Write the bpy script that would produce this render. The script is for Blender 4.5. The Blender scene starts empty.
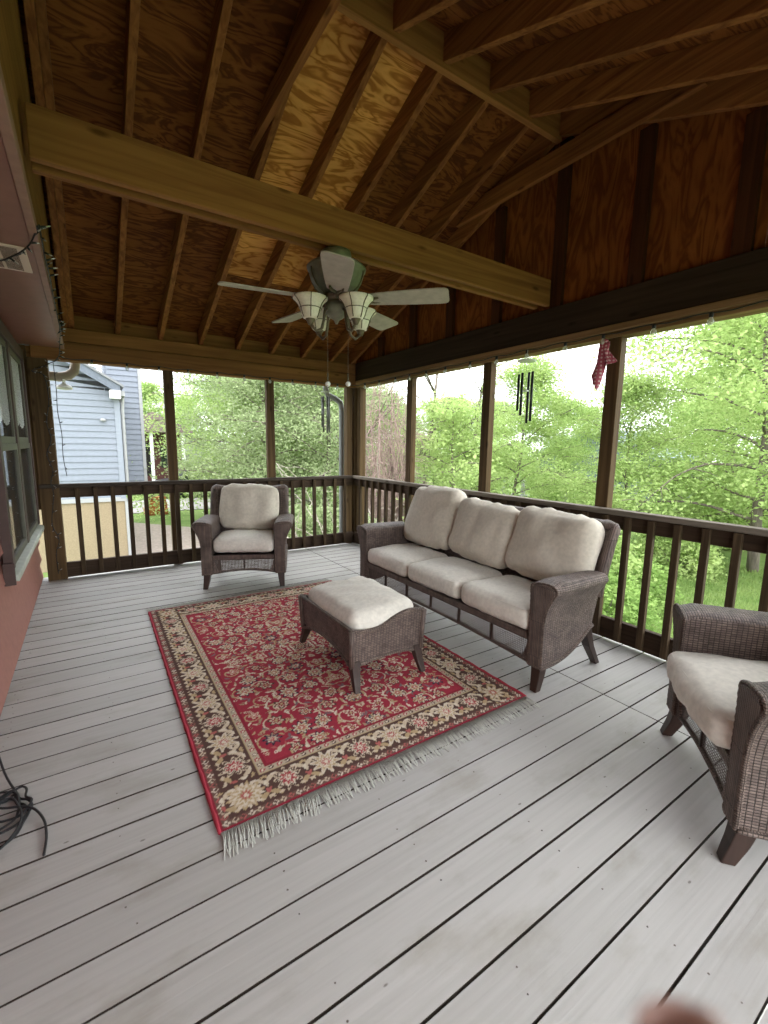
import bpy, bmesh, math, random
import numpy as np
from mathutils import Vector, Matrix, noise as mnoise

rnd = random.Random(7)
scene = bpy.context.scene
COL = scene.collection
PI = math.pi

# ------------------------------------------------------------------ materials
def new_mat(name):
    m = bpy.data.materials.new(name); m.use_nodes = True
    nt = m.node_tree; nt.nodes.clear()
    out = nt.nodes.new('ShaderNodeOutputMaterial')
    bs = nt.nodes.new('ShaderNodeBsdfPrincipled')
    nt.links.new(bs.outputs[0], out.inputs[0])
    return m, nt, bs, out

def N(nt, typ, **kw):
    n = nt.nodes.new(typ)
    for k, v in kw.items():
        if hasattr(n, k): setattr(n, k, v)
    return n

def ramp(nt, stops):
    r = nt.nodes.new('ShaderNodeValToRGB')
    e = r.color_ramp.elements
    while len(e) < len(stops): e.new(0.5)
    for el, (p, c) in zip(e, stops):
        el.position = p; el.color = (c[0], c[1], c[2], 1)
    return r

def coords(nt, scale=(1, 1, 1), kind='Object', rand=True):
    tc = nt.nodes.new('ShaderNodeTexCoord')
    mp = nt.nodes.new('ShaderNodeMapping')
    mp.inputs['Scale'].default_value = scale
    nt.links.new(tc.outputs[kind], mp.inputs[0])
    if rand:
        oi = nt.nodes.new('ShaderNodeObjectInfo')
        mu = N(nt, 'ShaderNodeMath', operation='MULTIPLY'); mu.inputs[1].default_value = 37.0
        nt.links.new(oi.outputs['Random'], mu.inputs[0])
        cx = nt.nodes.new('ShaderNodeCombineXYZ')
        for i in range(3): nt.links.new(mu.outputs[0], cx.inputs[i])
        nt.links.new(cx.outputs[0], mp.inputs['Location'])
    return mp

def bump(nt, bs, fac, strength, dist=0.01):
    b = nt.nodes.new('ShaderNodeBump')
    b.inputs['Strength'].default_value = strength
    b.inputs['Distance'].default_value = dist
    nt.links.new(fac, b.inputs['Height'])
    nt.links.new(b.outputs[0], bs.inputs['Normal'])
    return b

def plain(name, col, rough=0.6, metal=0.0, spec=0.3, nscale=0, namp=0.12):
    m, nt, bs, out = new_mat(name)
    bs.inputs['Base Color'].default_value = (*col, 1)
    bs.inputs['Roughness'].default_value = rough
    bs.inputs['Metallic'].default_value = metal
    bs.inputs['Specular IOR Level'].default_value = spec
    if nscale:
        mp = coords(nt, (nscale,) * 3)
        no = nt.nodes.new('ShaderNodeTexNoise'); no.inputs['Detail'].default_value = 4
        nt.links.new(mp.outputs[0], no.inputs['Vector'])
        r = ramp(nt, [(0.3, [c * (1 - namp) for c in col]), (0.7, [min(1, c * (1 + namp)) for c in col])])
        nt.links.new(no.outputs['Fac'], r.inputs[0])
        nt.links.new(r.outputs[0], bs.inputs['Base Color'])
    return m

def wood(name, dark, light, axis=1, rough=0.75, fine=38.0, along=1.6, knots=True, bstr=0.15, spec=0.2):
    """grain stretched along one local axis"""
    m, nt, bs, out = new_mat(name)
    sc = [fine] * 3; sc[axis] = along
    mp = coords(nt, sc)
    n1 = nt.nodes.new('ShaderNodeTexNoise')
    n1.inputs['Scale'].default_value = 1.0; n1.inputs['Detail'].default_value = 6
    n1.inputs['Distortion'].default_value = 1.2
    nt.links.new(mp.outputs[0], n1.inputs['Vector'])
    mid = [(a + b) / 2 for a, b in zip(dark, light)]
    r = ramp(nt, [(0.28, dark), (0.5, mid), (0.75, light)])
    nt.links.new(n1.outputs['Fac'], r.inputs[0])
    mp2 = coords(nt, [2.2 if i != axis else 0.9 for i in range(3)])
    n2 = nt.nodes.new('ShaderNodeTexNoise'); n2.inputs['Scale'].default_value = 1; n2.inputs['Detail'].default_value = 3
    nt.links.new(mp2.outputs[0], n2.inputs['Vector'])
    r2 = ramp(nt, [(0.3, (0.72, 0.70, 0.68)), (0.7, (1.1, 1.08, 1.05))])
    nt.links.new(n2.outputs['Fac'], r2.inputs[0])
    mx = N(nt, 'ShaderNodeMix', data_type='RGBA', blend_type='MULTIPLY'); mx.inputs[0].default_value = 1
    nt.links.new(r.outputs[0], mx.inputs[6]); nt.links.new(r2.outputs[0], mx.inputs[7])
    last = mx.outputs[2]
    if knots:
        s3 = [9.0] * 3; s3[axis] = 3.0
        mp3 = coords(nt, s3)
        vo = nt.nodes.new('ShaderNodeTexVoronoi'); vo.inputs['Scale'].default_value = 1
        nt.links.new(mp3.outputs[0], vo.inputs['Vector'])
        r3 = ramp(nt, [(0.05, (0.3, 0.22, 0.16)), (0.14, (1, 1, 1))])
        nt.links.new(vo.outputs['Distance'], r3.inputs[0])
        mk = N(nt, 'ShaderNodeMix', data_type='RGBA', blend_type='MULTIPLY'); mk.inputs[0].default_value = 0.8
        nt.links.new(last, mk.inputs[6]); nt.links.new(r3.outputs[0], mk.inputs[7])
        last = mk.outputs[2]
    nt.links.new(last, bs.inputs['Base Color'])
    bs.inputs['Roughness'].default_value = rough
    bs.inputs['Specular IOR Level'].default_value = spec
    bump(nt, bs, n1.outputs['Fac'], bstr, 0.004)
    return m

def plywood(name, dark, mid, light, sc=(3, 11, 11)):
    m, nt, bs, out = new_mat(name)
    mp = coords(nt, sc, rand=False)
    n0 = nt.nodes.new('ShaderNodeTexNoise'); n0.inputs['Scale'].default_value = 0.8; n0.inputs['Detail'].default_value = 3
    n0.inputs['Distortion'].default_value = 1.6
    nt.links.new(mp.outputs[0], n0.inputs['Vector'])
    # cathedral flames: contour lines of the noise
    mu = N(nt, 'ShaderNodeMath', operation='MULTIPLY'); mu.inputs[1].default_value = 30.0
    nt.links.new(n0.outputs['Fac'], mu.inputs[0])
    si = N(nt, 'ShaderNodeMath', operation='SINE'); nt.links.new(mu.outputs[0], si.inputs[0])
    r = ramp(nt, [(0.05, light), (0.6, mid), (1.0, dark)])
    md = N(nt, 'ShaderNodeMapRange'); md.inputs['From Min'].default_value = -1; md.inputs['From Max'].default_value = 1
    nt.links.new(si.outputs[0], md.inputs['Value'])
    nt.links.new(md.outputs[0], r.inputs[0])
    mp2 = coords(nt, (1.3, 1.9, 1.9), rand=False)
    n2 = nt.nodes.new('ShaderNodeTexNoise'); n2.inputs['Scale'].default_value = 1.2; n2.inputs['Detail'].default_value = 5
    nt.links.new(mp2.outputs[0], n2.inputs['Vector'])
    r2 = ramp(nt, [(0.3, (0.62, 0.55, 0.48)), (0.68, (1.1, 1.1, 1.05))])
    nt.links.new(n2.outputs['Fac'], r2.inputs[0])
    mx = N(nt, 'ShaderNodeMix', data_type='RGBA', blend_type='MULTIPLY'); mx.inputs[0].default_value = 1
    nt.links.new(r.outputs[0], mx.inputs[6]); nt.links.new(r2.outputs[0], mx.inputs[7])
    nt.links.new(mx.outputs[2], bs.inputs['Base Color'])
    bs.inputs['Roughness'].default_value = 0.8
    bs.inputs['Specular IOR Level'].default_value = 0.15
    return m

def deck_mat():
    m, nt, bs, out = new_mat('painted_deck')
    tc = nt.nodes.new('ShaderNodeTexCoord')
    mp = nt.nodes.new('ShaderNodeMapping'); mp.inputs['Scale'].default_value = (0.9, 26, 26)
    nt.links.new(tc.outputs['Object'], mp.inputs[0])
    n1 = nt.nodes.new('ShaderNodeTexNoise'); n1.inputs['Scale'].default_value = 2.2; n1.inputs['Detail'].default_value = 8
    n1.inputs['Distortion'].default_value = 0.6
    nt.links.new(mp.outputs[0], n1.inputs['Vector'])
    at = nt.nodes.new('ShaderNodeAttribute'); at.attribute_name = 'board'
    r = ramp(nt, [(0.25, (0.392, 0.374, 0.356)), (0.5, (0.432, 0.413, 0.396)), (0.8, (0.466, 0.447, 0.430))])
    nt.links.new(n1.outputs['Fac'], r.inputs[0])
    rb = ramp(nt, [(0.0, (0.93, 0.93, 0.925)), (1.0, (1.05, 1.05, 1.05))])
    nt.links.new(at.outputs['Fac'], rb.inputs[0])
    mx = N(nt, 'ShaderNodeMix', data_type='RGBA', blend_type='MULTIPLY'); mx.inputs[0].default_value = 1
    nt.links.new(r.outputs[0], mx.inputs[6]); nt.links.new(rb.outputs[0], mx.inputs[7])
    # scuffed, dirty patches
    n3 = nt.nodes.new('ShaderNodeTexNoise'); n3.inputs['Scale'].default_value = 3.2; n3.inputs['Detail'].default_value = 9
    n3.inputs['Roughness'].default_value = 0.62
    mp3 = nt.nodes.new('ShaderNodeMapping'); mp3.inputs['Scale'].default_value = (0.7, 1.5, 1)
    nt.links.new(tc.outputs['Object'], mp3.inputs[0]); nt.links.new(mp3.outputs[0], n3.inputs['Vector'])
    r3 = ramp(nt, [(0.33, (0.78, 0.76, 0.70)), (0.47, (1, 1, 1))])
    nt.links.new(n3.outputs['Fac'], r3.inputs[0])
    m2 = N(nt, 'ShaderNodeMix', data_type='RGBA', blend_type='MULTIPLY'); m2.inputs[0].default_value = 0.8
    nt.links.new(mx.outputs[2], m2.inputs[6]); nt.links.new(r3.outputs[0], m2.inputs[7])
    # small chips in the paint
    vo = nt.nodes.new('ShaderNodeTexVoronoi'); vo.inputs['Scale'].default_value = 6.5
    mp4 = nt.nodes.new('ShaderNodeMapping'); mp4.inputs['Scale'].default_value = (0.7, 1.6, 1)
    nt.links.new(tc.outputs['Object'], mp4.inputs[0]); nt.links.new(mp4.outputs[0], vo.inputs['Vector'])
    r4 = ramp(nt, [(0.028, (0.30, 0.27, 0.24)), (0.045, (1, 1, 1))])
    nt.links.new(vo.outputs['Distance'], r4.inputs[0])
    m3 = N(nt, 'ShaderNodeMix', data_type='RGBA', blend_type='MULTIPLY'); m3.inputs[0].default_value = 0.8
    nt.links.new(m2.outputs[2], m3.inputs[6]); nt.links.new(r4.outputs[0], m3.inputs[7])
    nt.links.new(m3.outputs[2], bs.inputs['Base Color'])
    bs.inputs['Roughness'].default_value = 0.5
    bs.inputs['Specular IOR Level'].default_value = 0.35
    bump(nt, bs, n1.outputs['Fac'], 0.25, 0.004)
    return m

def wicker(name, c1, c2, gap, bw=0.0195, bh=0.0105, bstr=1.0):
    m, nt, bs, out = new_mat(name)
    tc = nt.nodes.new('ShaderNodeTexCoord')
    br = nt.nodes.new('ShaderNodeTexBrick')
    br.offset = 0.0
    br.inputs['Color1'].default_value = (*c1, 1); br.inputs['Color2'].default_value = (*c2, 1)
    br.inputs['Mortar'].default_value = (*gap, 1)
    br.inputs['Scale'].default_value = 1.0
    br.inputs['Brick Width'].default_value = bw; br.inputs['Row Height'].default_value = bh
    br.inputs['Mortar Size'].default_value = 0.0023; br.inputs['Mortar Smooth'].default_value = 1.0
    nt.links.new(tc.outputs['UV'], br.inputs['Vector'])
    no = nt.nodes.new('ShaderNodeTexNoise'); no.inputs['Scale'].default_value = 14; no.inputs['Detail'].default_value = 4
    nt.links.new(tc.outputs['Object'], no.inputs['Vector'])
    r = ramp(nt, [(0.3, (0.72, 0.70, 0.68)), (0.7, (1.25, 1.22, 1.2))])
    nt.links.new(no.outputs['Fac'], r.inputs[0])
    mx = N(nt, 'ShaderNodeMix', data_type='RGBA', blend_type='MULTIPLY'); mx.inputs[0].default_value = 1
    nt.links.new(br.outputs['Color'], mx.inputs[6]); nt.links.new(r.outputs[0], mx.inputs[7])
    nt.links.new(mx.outputs[2], bs.inputs['Base Color'])
    bs.inputs['Roughness'].default_value = 0.55
    bs.inputs['Specular IOR Level'].default_value = 0.4
    inv = N(nt, 'ShaderNodeMath', operation='SUBTRACT'); inv.inputs[0].default_value = 1
    nt.links.new(br.outputs['Fac'], inv.inputs[1])
    bump(nt, bs, inv.outputs[0], bstr, 0.004)
    return m

def cane(name, col):
    """open woven cane: real gaps between the strands"""
    m, nt, bs, out = new_mat(name)
    bs.inputs['Base Color'].default_value = (*col, 1)
    bs.inputs['Roughness'].default_value = 0.55
    tc = nt.nodes.new('ShaderNodeTexCoord')
    br = nt.nodes.new('ShaderNodeTexBrick'); br.offset = 0.0
    br.inputs['Scale'].default_value = 1.0
    br.inputs['Brick Width'].default_value = 0.013; br.inputs['Row Height'].default_value = 0.012
    br.inputs['Mortar Size'].default_value = 0.0030; br.inputs['Mortar Smooth'].default_value = 0.0
    nt.links.new(tc.outputs['UV'], br.inputs['Vector'])
    tr = nt.nodes.new('ShaderNodeBsdfTransparent')
    mx = nt.nodes.new('ShaderNodeMixShader')
    nt.links.new(br.outputs['Fac'], mx.inputs[0])
    nt.links.new(tr.outputs[0], mx.inputs[1]); nt.links.new(bs.outputs[0], mx.inputs[2])
    nt.links.new(mx.outputs[0], out.inputs[0])
    return m

def fabric(name, col):
    m, nt, bs, out = new_mat(name)
    mp = coords(nt, (9, 9, 9))
    no = nt.nodes.new('ShaderNodeTexNoise'); no.inputs['Detail'].default_value = 5
    nt.links.new(mp.outputs[0], no.inputs['Vector'])
    r = ramp(nt, [(0.3, [c * 0.88 for c in col]), (0.7, [c * 1.06 for c in col])])
    nt.links.new(no.outputs['Fac'], r.inputs[0])
    nt.links.new(r.outputs[0], bs.inputs['Base Color'])
    bs.inputs['Roughness'].default_value = 0.9
    bs.inputs['Specular IOR Level'].default_value = 0.1
    bs.inputs['Sheen Weight'].default_value = 0.15
    mp2 = coords(nt, (420, 420, 420))
    n2 = nt.nodes.new('ShaderNodeTexNoise'); n2.inputs['Scale'].default_value = 1
    nt.links.new(mp2.outputs[0], n2.inputs['Vector'])
    bump(nt, bs, n2.outputs['Fac'], 0.15, 0.001)
    return m

def leafmat(name, dark, light, trans=0.45):
    m, nt, bs, out = new_mat(name)
    nt.nodes.remove(bs)
    ge = nt.nodes.new('ShaderNodeNewGeometry')
    no = nt.nodes.new('ShaderNodeTexNoise'); no.inputs['Scale'].default_value = 1.7; no.inputs['Detail'].default_value = 6
    no.inputs['Roughness'].default_value = 0.75
    nt.links.new(ge.outputs['Position'], no.inputs['Vector'])
    mid = [(a + b) / 2 for a, b in zip(dark, light)]
    r = ramp(nt, [(0.32, dark), (0.5, mid), (0.66, light)])
    nt.links.new(no.outputs['Fac'], r.inputs[0])
    d = nt.nodes.new('ShaderNodeBsdfDiffuse'); t = nt.nodes.new('ShaderNodeBsdfTranslucent')
    nt.links.new(r.outputs[0], d.inputs[0]); nt.links.new(r.outputs[0], t.inputs[0])
    mx = nt.nodes.new('ShaderNodeMixShader'); mx.inputs[0].default_value = trans
    nt.links.new(d.outputs[0], mx.inputs[1]); nt.links.new(t.outputs[0], mx.inputs[2])
    nt.links.new(mx.outputs[0], out.inputs[0])
    return m

def attr_mat(name, attr, rough=0.95, bstr=0.0):
    m, nt, bs, out = new_mat(name)
    at = nt.nodes.new('ShaderNodeAttribute'); at.attribute_name = attr
    nt.links.new(at.outputs['Color'], bs.inputs['Base Color'])
    bs.inputs['Roughness'].default_value = rough
    bs.inputs['Specular IOR Level'].default_value = 0.1
    tc = nt.nodes.new('ShaderNodeTexCoord')
    no = nt.nodes.new('ShaderNodeTexNoise'); no.inputs['Scale'].default_value = 260
    nt.links.new(tc.outputs['Object'], no.inputs['Vector'])
    bump(nt, bs, no.outputs['Fac'], 0.4, 0.002)
    return m

def clear_glass(name, alpha=0.25, rough=0.05):
    m, nt, bs, out = new_mat(name)
    bs.inputs['Base Color'].default_value = (0.75, 0.76, 0.74, 1)
    bs.inputs['Roughness'].default_value = rough
    bs.inputs['Specular IOR Level'].default_value = 0.6
    tr = nt.nodes.new('ShaderNodeBsdfTransparent'); mx = nt.nodes.new('ShaderNodeMixShader'); mx.inputs[0].default_value = alpha
    nt.links.new(tr.outputs[0], mx.inputs[1]); nt.links.new(bs.outputs[0], mx.inputs[2]); nt.links.new(mx.outputs[0], out.inputs[0])
    return m

def window_glass(name):
    m, nt, bs, out = new_mat(name); nt.nodes.remove(bs)
    gl = nt.nodes.new('ShaderNodeBsdfGlossy'); gl.inputs['Roughness'].default_value = 0.01
    tr = nt.nodes.new('ShaderNodeBsdfTransparent'); mx = nt.nodes.new('ShaderNodeMixShader')
    fr = nt.nodes.new('ShaderNodeFresnel'); fr.inputs['IOR'].default_value = 1.5
    mn = N(nt, 'ShaderNodeMath', operation='MINIMUM'); mn.inputs[1].default_value = 0.28
    nt.links.new(fr.outputs[0], mn.inputs[0]); nt.links.new(mn.outputs[0], mx.inputs[0]); nt.links.new(tr.outputs[0], mx.inputs[1]); nt.links.new(gl.outputs[0], mx.inputs[2]); nt.links.new(mx.outputs[0], out.inputs[0])
    return m

def glass_pane(name):
    m, nt, bs, out = new_mat(name)
    bs.inputs['Base Color'].default_value = (0.02, 0.025, 0.028, 1)
    bs.inputs['Roughness'].default_value = 0.02
    bs.inputs['Specular IOR Level'].default_value = 0.9
    bs.inputs['Coat Weight'].default_value = 1.0
    return m

M = {}
M['deck'] = deck_mat()
M['joist'] = plain('joist_wood', (0.16, 0.11, 0.07), 0.85, nscale=6)
M['rafter'] = wood('rafter_wood', (0.145, 0.046, 0.0135), (0.36, 0.152, 0.048), axis=1, fine=30, along=1.1)
M['beamx'] = wood('beam_wood', (0.215, 0.088, 0.029), (0.38, 0.18, 0.062), axis=0, fine=26, along=0.9)
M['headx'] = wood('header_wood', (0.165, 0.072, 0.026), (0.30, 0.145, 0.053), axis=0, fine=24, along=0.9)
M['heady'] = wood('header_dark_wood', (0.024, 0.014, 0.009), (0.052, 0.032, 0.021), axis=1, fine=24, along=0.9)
M['heady2'] = wood('nailer_wood', (0.15, 0.085, 0.040), (0.31, 0.195, 0.10), axis=1, fine=24, along=0.9)
M['postz'] = wood('post_wood', (0.052, 0.030, 0.012), (0.125, 0.078, 0.034), axis=2, fine=28, along=1.0)
M['railx'] = wood('rail_wood', (0.028, 0.0175, 0.0105), (0.070, 0.044, 0.027), axis=0, fine=30, along=1.2)
M['raily'] = wood('rail_wood_right', (0.05, 0.034, 0.023), (0.12, 0.08, 0.053), axis=1, fine=30, along=1.2)
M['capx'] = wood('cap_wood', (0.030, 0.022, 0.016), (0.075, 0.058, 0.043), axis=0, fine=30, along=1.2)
M['capy'] = wood('cap_wood_right', (0.11, 0.09, 0.072), (0.22, 0.19, 0.155), axis=1, fine=30, along=1.2)  # paler than the far cap: daylight on it is put into the colour
M['baluster'] = wood('baluster_wood', (0.032, 0.020, 0.0105), (0.085, 0.055, 0.029), axis=2, fine=40, along=1.4, knots=False)
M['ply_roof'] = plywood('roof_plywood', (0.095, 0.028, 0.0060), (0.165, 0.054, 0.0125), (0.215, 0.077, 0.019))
M['ply_light'] = plywood('lighter_roof_plywood', (0.37, 0.145, 0.034), (0.62, 0.285, 0.080), (0.72, 0.36, 0.115), sc=(2.4, 8, 8))
M['ply_gable'] = plywood('gable_plywood', (0.15, 0.044, 0.0095), (0.215, 0.065, 0.0142), (0.26, 0.086, 0.020), sc=(9, 9, 2.2))
M['siding_red'] = plain('red_painted_siding', (0.31, 0.135, 0.108), 0.55, nscale=5, namp=0.08)
M['soffit_red'] = plain('red_painted_soffit', (0.27, 0.118, 0.096), 0.4, nscale=3, namp=0.08)
M['maroon'] = plain('maroon_trim_paint', (0.062, 0.036, 0.032), 0.5, nscale=4)
M['sash'] = plain('grey_green_sash_paint', (0.095, 0.09, 0.07), 0.5, nscale=4)
M['sill'] = plain('grey_green_sill_paint', (0.40, 0.42, 0.37), 0.5, nscale=4)
M['glass'] = window_glass('window_glass'); M['darkglass'] = glass_pane('dark_window_glass')
M['white'] = plain('white_paint', (0.78, 0.78, 0.76), 0.5)
M['vent'] = plain('pale_vent_metal', (0.72, 0.60, 0.54), 0.5)
M['dark'] = plain('dark_slot', (0.02, 0.018, 0.016), 0.9)
M['wicker'] = wicker('brown_wicker', (0.215, 0.165, 0.145), (0.135, 0.10, 0.088), (0.03, 0.021, 0.018))
M['ribs'] = wicker('brown_wicker_ribs', (0.17, 0.125, 0.107), (0.115, 0.084, 0.073), (0.022, 0.015, 0.013), bw=0.011, bh=0.20, bstr=1.0)
M['braid'] = wicker('wicker_braid', (0.225, 0.17, 0.145), (0.14, 0.103, 0.088), (0.04, 0.028, 0.022), bw=0.014, bh=0.009)
M['cane'] = cane('open_cane', (0.085, 0.06, 0.05))
M['darkwood'] = wood('dark_leg_wood', (0.022, 0.012, 0.009), (0.05, 0.026, 0.019), axis=2, rough=0.4, knots=False, spec=0.4)
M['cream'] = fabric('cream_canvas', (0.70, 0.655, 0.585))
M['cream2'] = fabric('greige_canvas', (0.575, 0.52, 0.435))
M['fan_metal'] = plain('pewter_fan_metal', (0.20, 0.20, 0.165), 0.42, 0.25, 0.4, nscale=9)
M['fan_blade'] = plain('pale_fan_blade', (0.42, 0.38, 0.34), 0.5, nscale=5)
M['lamp_glass'] = plain('alabaster_glass', (0.72, 0.69, 0.58), 0.35, 0, 0.45, nscale=16, namp=0.08)
M['bronze'] = plain('bronze_metal', (0.14, 0.115, 0.08), 0.4, 0.5)
M['black_cable'] = plain('black_cable_rubber', (0.018, 0.018, 0.02), 0.45)
M['bulb'] = clear_glass('clear_bulb_glass', 0.38)
M['minibulb'] = clear_glass('clear_mini_bulb_glass', 0.45)
M['black_tube'] = plain('black_chime_tube', (0.018, 0.02, 0.02), 0.35, 0.3)
M['grey_tube'] = plain('grey_chime_tube', (0.12, 0.12, 0.115), 0.35, 0.5)
M['clear'] = plain('pale_acrylic', (0.62, 0.66, 0.60), 0.25)
M['pvc'] = plain('white_downspout', (0.27, 0.225, 0.18), 0.45)
M['spout_grey'] = plain('grey_downspout', (0.19, 0.195, 0.20), 0.45)
M['fringe'] = plain('rug_fringe_yarn', (0.47, 0.465, 0.42), 0.95, nscale=30)
M['rugback'] = plain('rug_edge_binding', (0.36, 0.035, 0.055), 0.95, nscale=40)
M['rug'] = attr_mat('rug_pile', 'pile')

# ------------------------------------------------------------------ mesh builder
class MB:
    def __init__(s): s.v = []; s.f = []
    def add(s, vs, fs):
        b = len(s.v); s.v += [tuple(p) for p in vs]; s.f += [tuple(i + b for i in f) for f in fs]; return s
    def box(s, x0, x1, y0, y1, z0, z1):
        x0, x1 = min(x0, x1), max(x0, x1); y0, y1 = min(y0, y1), max(y0, y1); z0, z1 = min(z0, z1), max(z0, z1)
        return s.add([(x0, y0, z0), (x1, y0, z0), (x1, y1, z0), (x0, y1, z0), (x0, y0, z1), (x1, y0, z1), (x1, y1, z1), (x0, y1, z1)],
                     [(0, 3, 2, 1), (4, 5, 6, 7), (0, 1, 5, 4), (1, 2, 6, 5), (2, 3, 7, 6), (3, 0, 4, 7)])
    def hexa(s, lo, hi):
        """8 corners: lower ring of 4, upper ring of 4"""
        return s.add(list(lo) + list(hi), [(0, 3, 2, 1), (4, 5, 6, 7), (0, 1, 5, 4), (1, 2, 6, 5), (2, 3, 7, 6), (3, 0, 4, 7)])
    def loft(s, rings, cap=True, closed=True):
        n = len(rings[0]); b = []
        vs = [p for r in rings for p in r]; fs = []
        m = n if closed else n - 1
        for i in range(len(rings) - 1):
            for j in range(m):
                k = (j + 1) % n
                fs.append((i * n + j, i * n + k, (i + 1) * n + k, (i + 1) * n + j))
        if cap and closed:
            fs.append(tuple(range(n - 1, -1, -1))); e = (len(rings) - 1) * n
            fs.append(tuple(range(e, e + n)))
        return s.add(vs, fs)
    def grid(s, fn, nu, nv):
        vs = [fn(i / nu, j / nv) for j in range(nv + 1) for i in range(nu + 1)]
        fs = [(j * (nu + 1) + i, j * (nu + 1) + i + 1, (j + 1) * (nu + 1) + i + 1, (j + 1) * (nu + 1) + i) for j in range(nv) for i in range(nu)]
        return s.add(vs, fs)
    def tube(s, pts, rad, seg=8, cap=True, flat=1.0):
        pts = [Vector(p) for p in pts]; n = len(pts)
        if not hasattr(rad, '__len__'): rad = [rad] * n
        rings = []; up = None
        for i, p in enumerate(pts):
            t = (pts[min(i + 1, n - 1)] - pts[max(i - 1, 0)])
            if t.length < 1e-9: t = Vector((0, 0, 1))
            t.normalize()
            if up is None:
                up = Vector((0, 0, 1)) if abs(t.z) < 0.9 else Vector((1, 0, 0))
            a = up - t * up.dot(t)
            if a.length < 1e-6: a = t.orthogonal()
            a.normalize(); bb = t.cross(a); up = a
            rings.append([p + (a * math.cos(2 * PI * k / seg) * flat + bb * math.sin(2 * PI * k / seg)) * rad[i] for k in range(seg)])
        return s.loft(rings, cap)
    def lathe(s, prof, c=(0, 0, 0), seg=20, cap=True):
        rings = [[(c[0] + r * math.cos(2 * PI * k / seg), c[1] + r * math.sin(2 * PI * k / seg), c[2] + z) for k in range(seg)] for r, z in prof]
        return s.loft(rings, cap)
    def ball(s, c, r, seg=10, rings=6, sz=1.0):
        prof = [(max(1e-4, r * math.sin(PI * i / rings)), -r * sz * math.cos(PI * i / rings)) for i in range(rings + 1)]
        return s.lathe(prof, c, seg, True)
    def build(s, name, mat, parent=None, origin=(0, 0, 0), rotz=0.0, smooth=False, bevel=0.0, bseg=2, sub=0, uv=False, auto=None):
        me = bpy.data.meshes.new(name)
        if rotz:
            vs = s.v; ob_o = origin
        else:
            ox, oy, oz = origin if parent is None else (0, 0, 0)
            vs = [(x - ox, y - oy, z - oz) for x, y, z in s.v]
        me.from_pydata(vs, [], s.f)
        bm = bmesh.new(); bm.from_mesh(me)
        bmesh.ops.recalc_face_normals(bm, faces=bm.faces)
        if uv:
            lay = bm.loops.layers.uv.new('UVMap')
            for f in bm.faces:
                n = f.normal; ax = max(range(3), key=lambda i: abs(n[i]))
                for l in f.loops:
                    c = l.vert.co
                    l[lay].uv = (c.x, c.y) if ax == 2 else ((c.y, c.z) if ax == 0 else (c.x, c.z))
        bm.to_mesh(me); bm.free()
        me.materials.append(mat)
        if smooth: me.polygons.foreach_set('use_smooth', [True] * len(me.polygons))
        o = bpy.data.objects.new(name, me); COL.objects.link(o)
        if parent is not None: o.parent = parent
        else: o.location = origin
        if rotz: o.rotation_euler.z = rotz
        if bevel:
            b = o.modifiers.new('Bevel', 'BEVEL'); b.width = bevel; b.segments = bseg; b.limit_method = 'ANGLE'; b.angle_limit = math.radians(40)
            b.harden_normals = False
        if sub:
            q = o.modifiers.new('Subsurf', 'SUBSURF'); q.levels = sub; q.render_levels = sub
        if auto:
            w = o.modifiers.new('WN', 'WEIGHTED_NORMAL')
        return o

def tag(o, label, cat, group=None):
    o['label'] = label; o['category'] = cat
    if group: o['group'] = group
    return o
def struct(o, label=None, cat=None):
    o['kind'] = 'structure'
    if label: o['label'] = label
    if cat: o['category'] = cat
    return o
def thing(name, label, cat, loc=(0, 0, 0), rotz=0.0, group=None):
    o = bpy.data.objects.new(name, None); COL.objects.link(o)
    o.empty_display_size = 0.1
    o.location = loc; o.rotation_euler.z = rotz
    return tag(o, label, cat, group)
def copy_obj(o, parent=None, loc=None):
    c = o.copy(); COL.objects.link(c)
    if parent is not None: c.parent = parent
    if loc is not None: c.location = loc
    return c
ORD = ['first', 'second', 'third', 'fourth', 'fifth', 'sixth', 'seventh', 'eighth', 'ninth', 'tenth']

# ------------------------------------------------------------------ room constants (metres)
XL = -3.30          # house wall
YN = -5.72          # near open end of the porch
PITCH = 0.382
ZP = 2.345          # underside of rafters at the far header
YR = -2.83          # ridge line
ZR = ZP - PITCH * YR   # 3.426
CAPZ = 0.95

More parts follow.
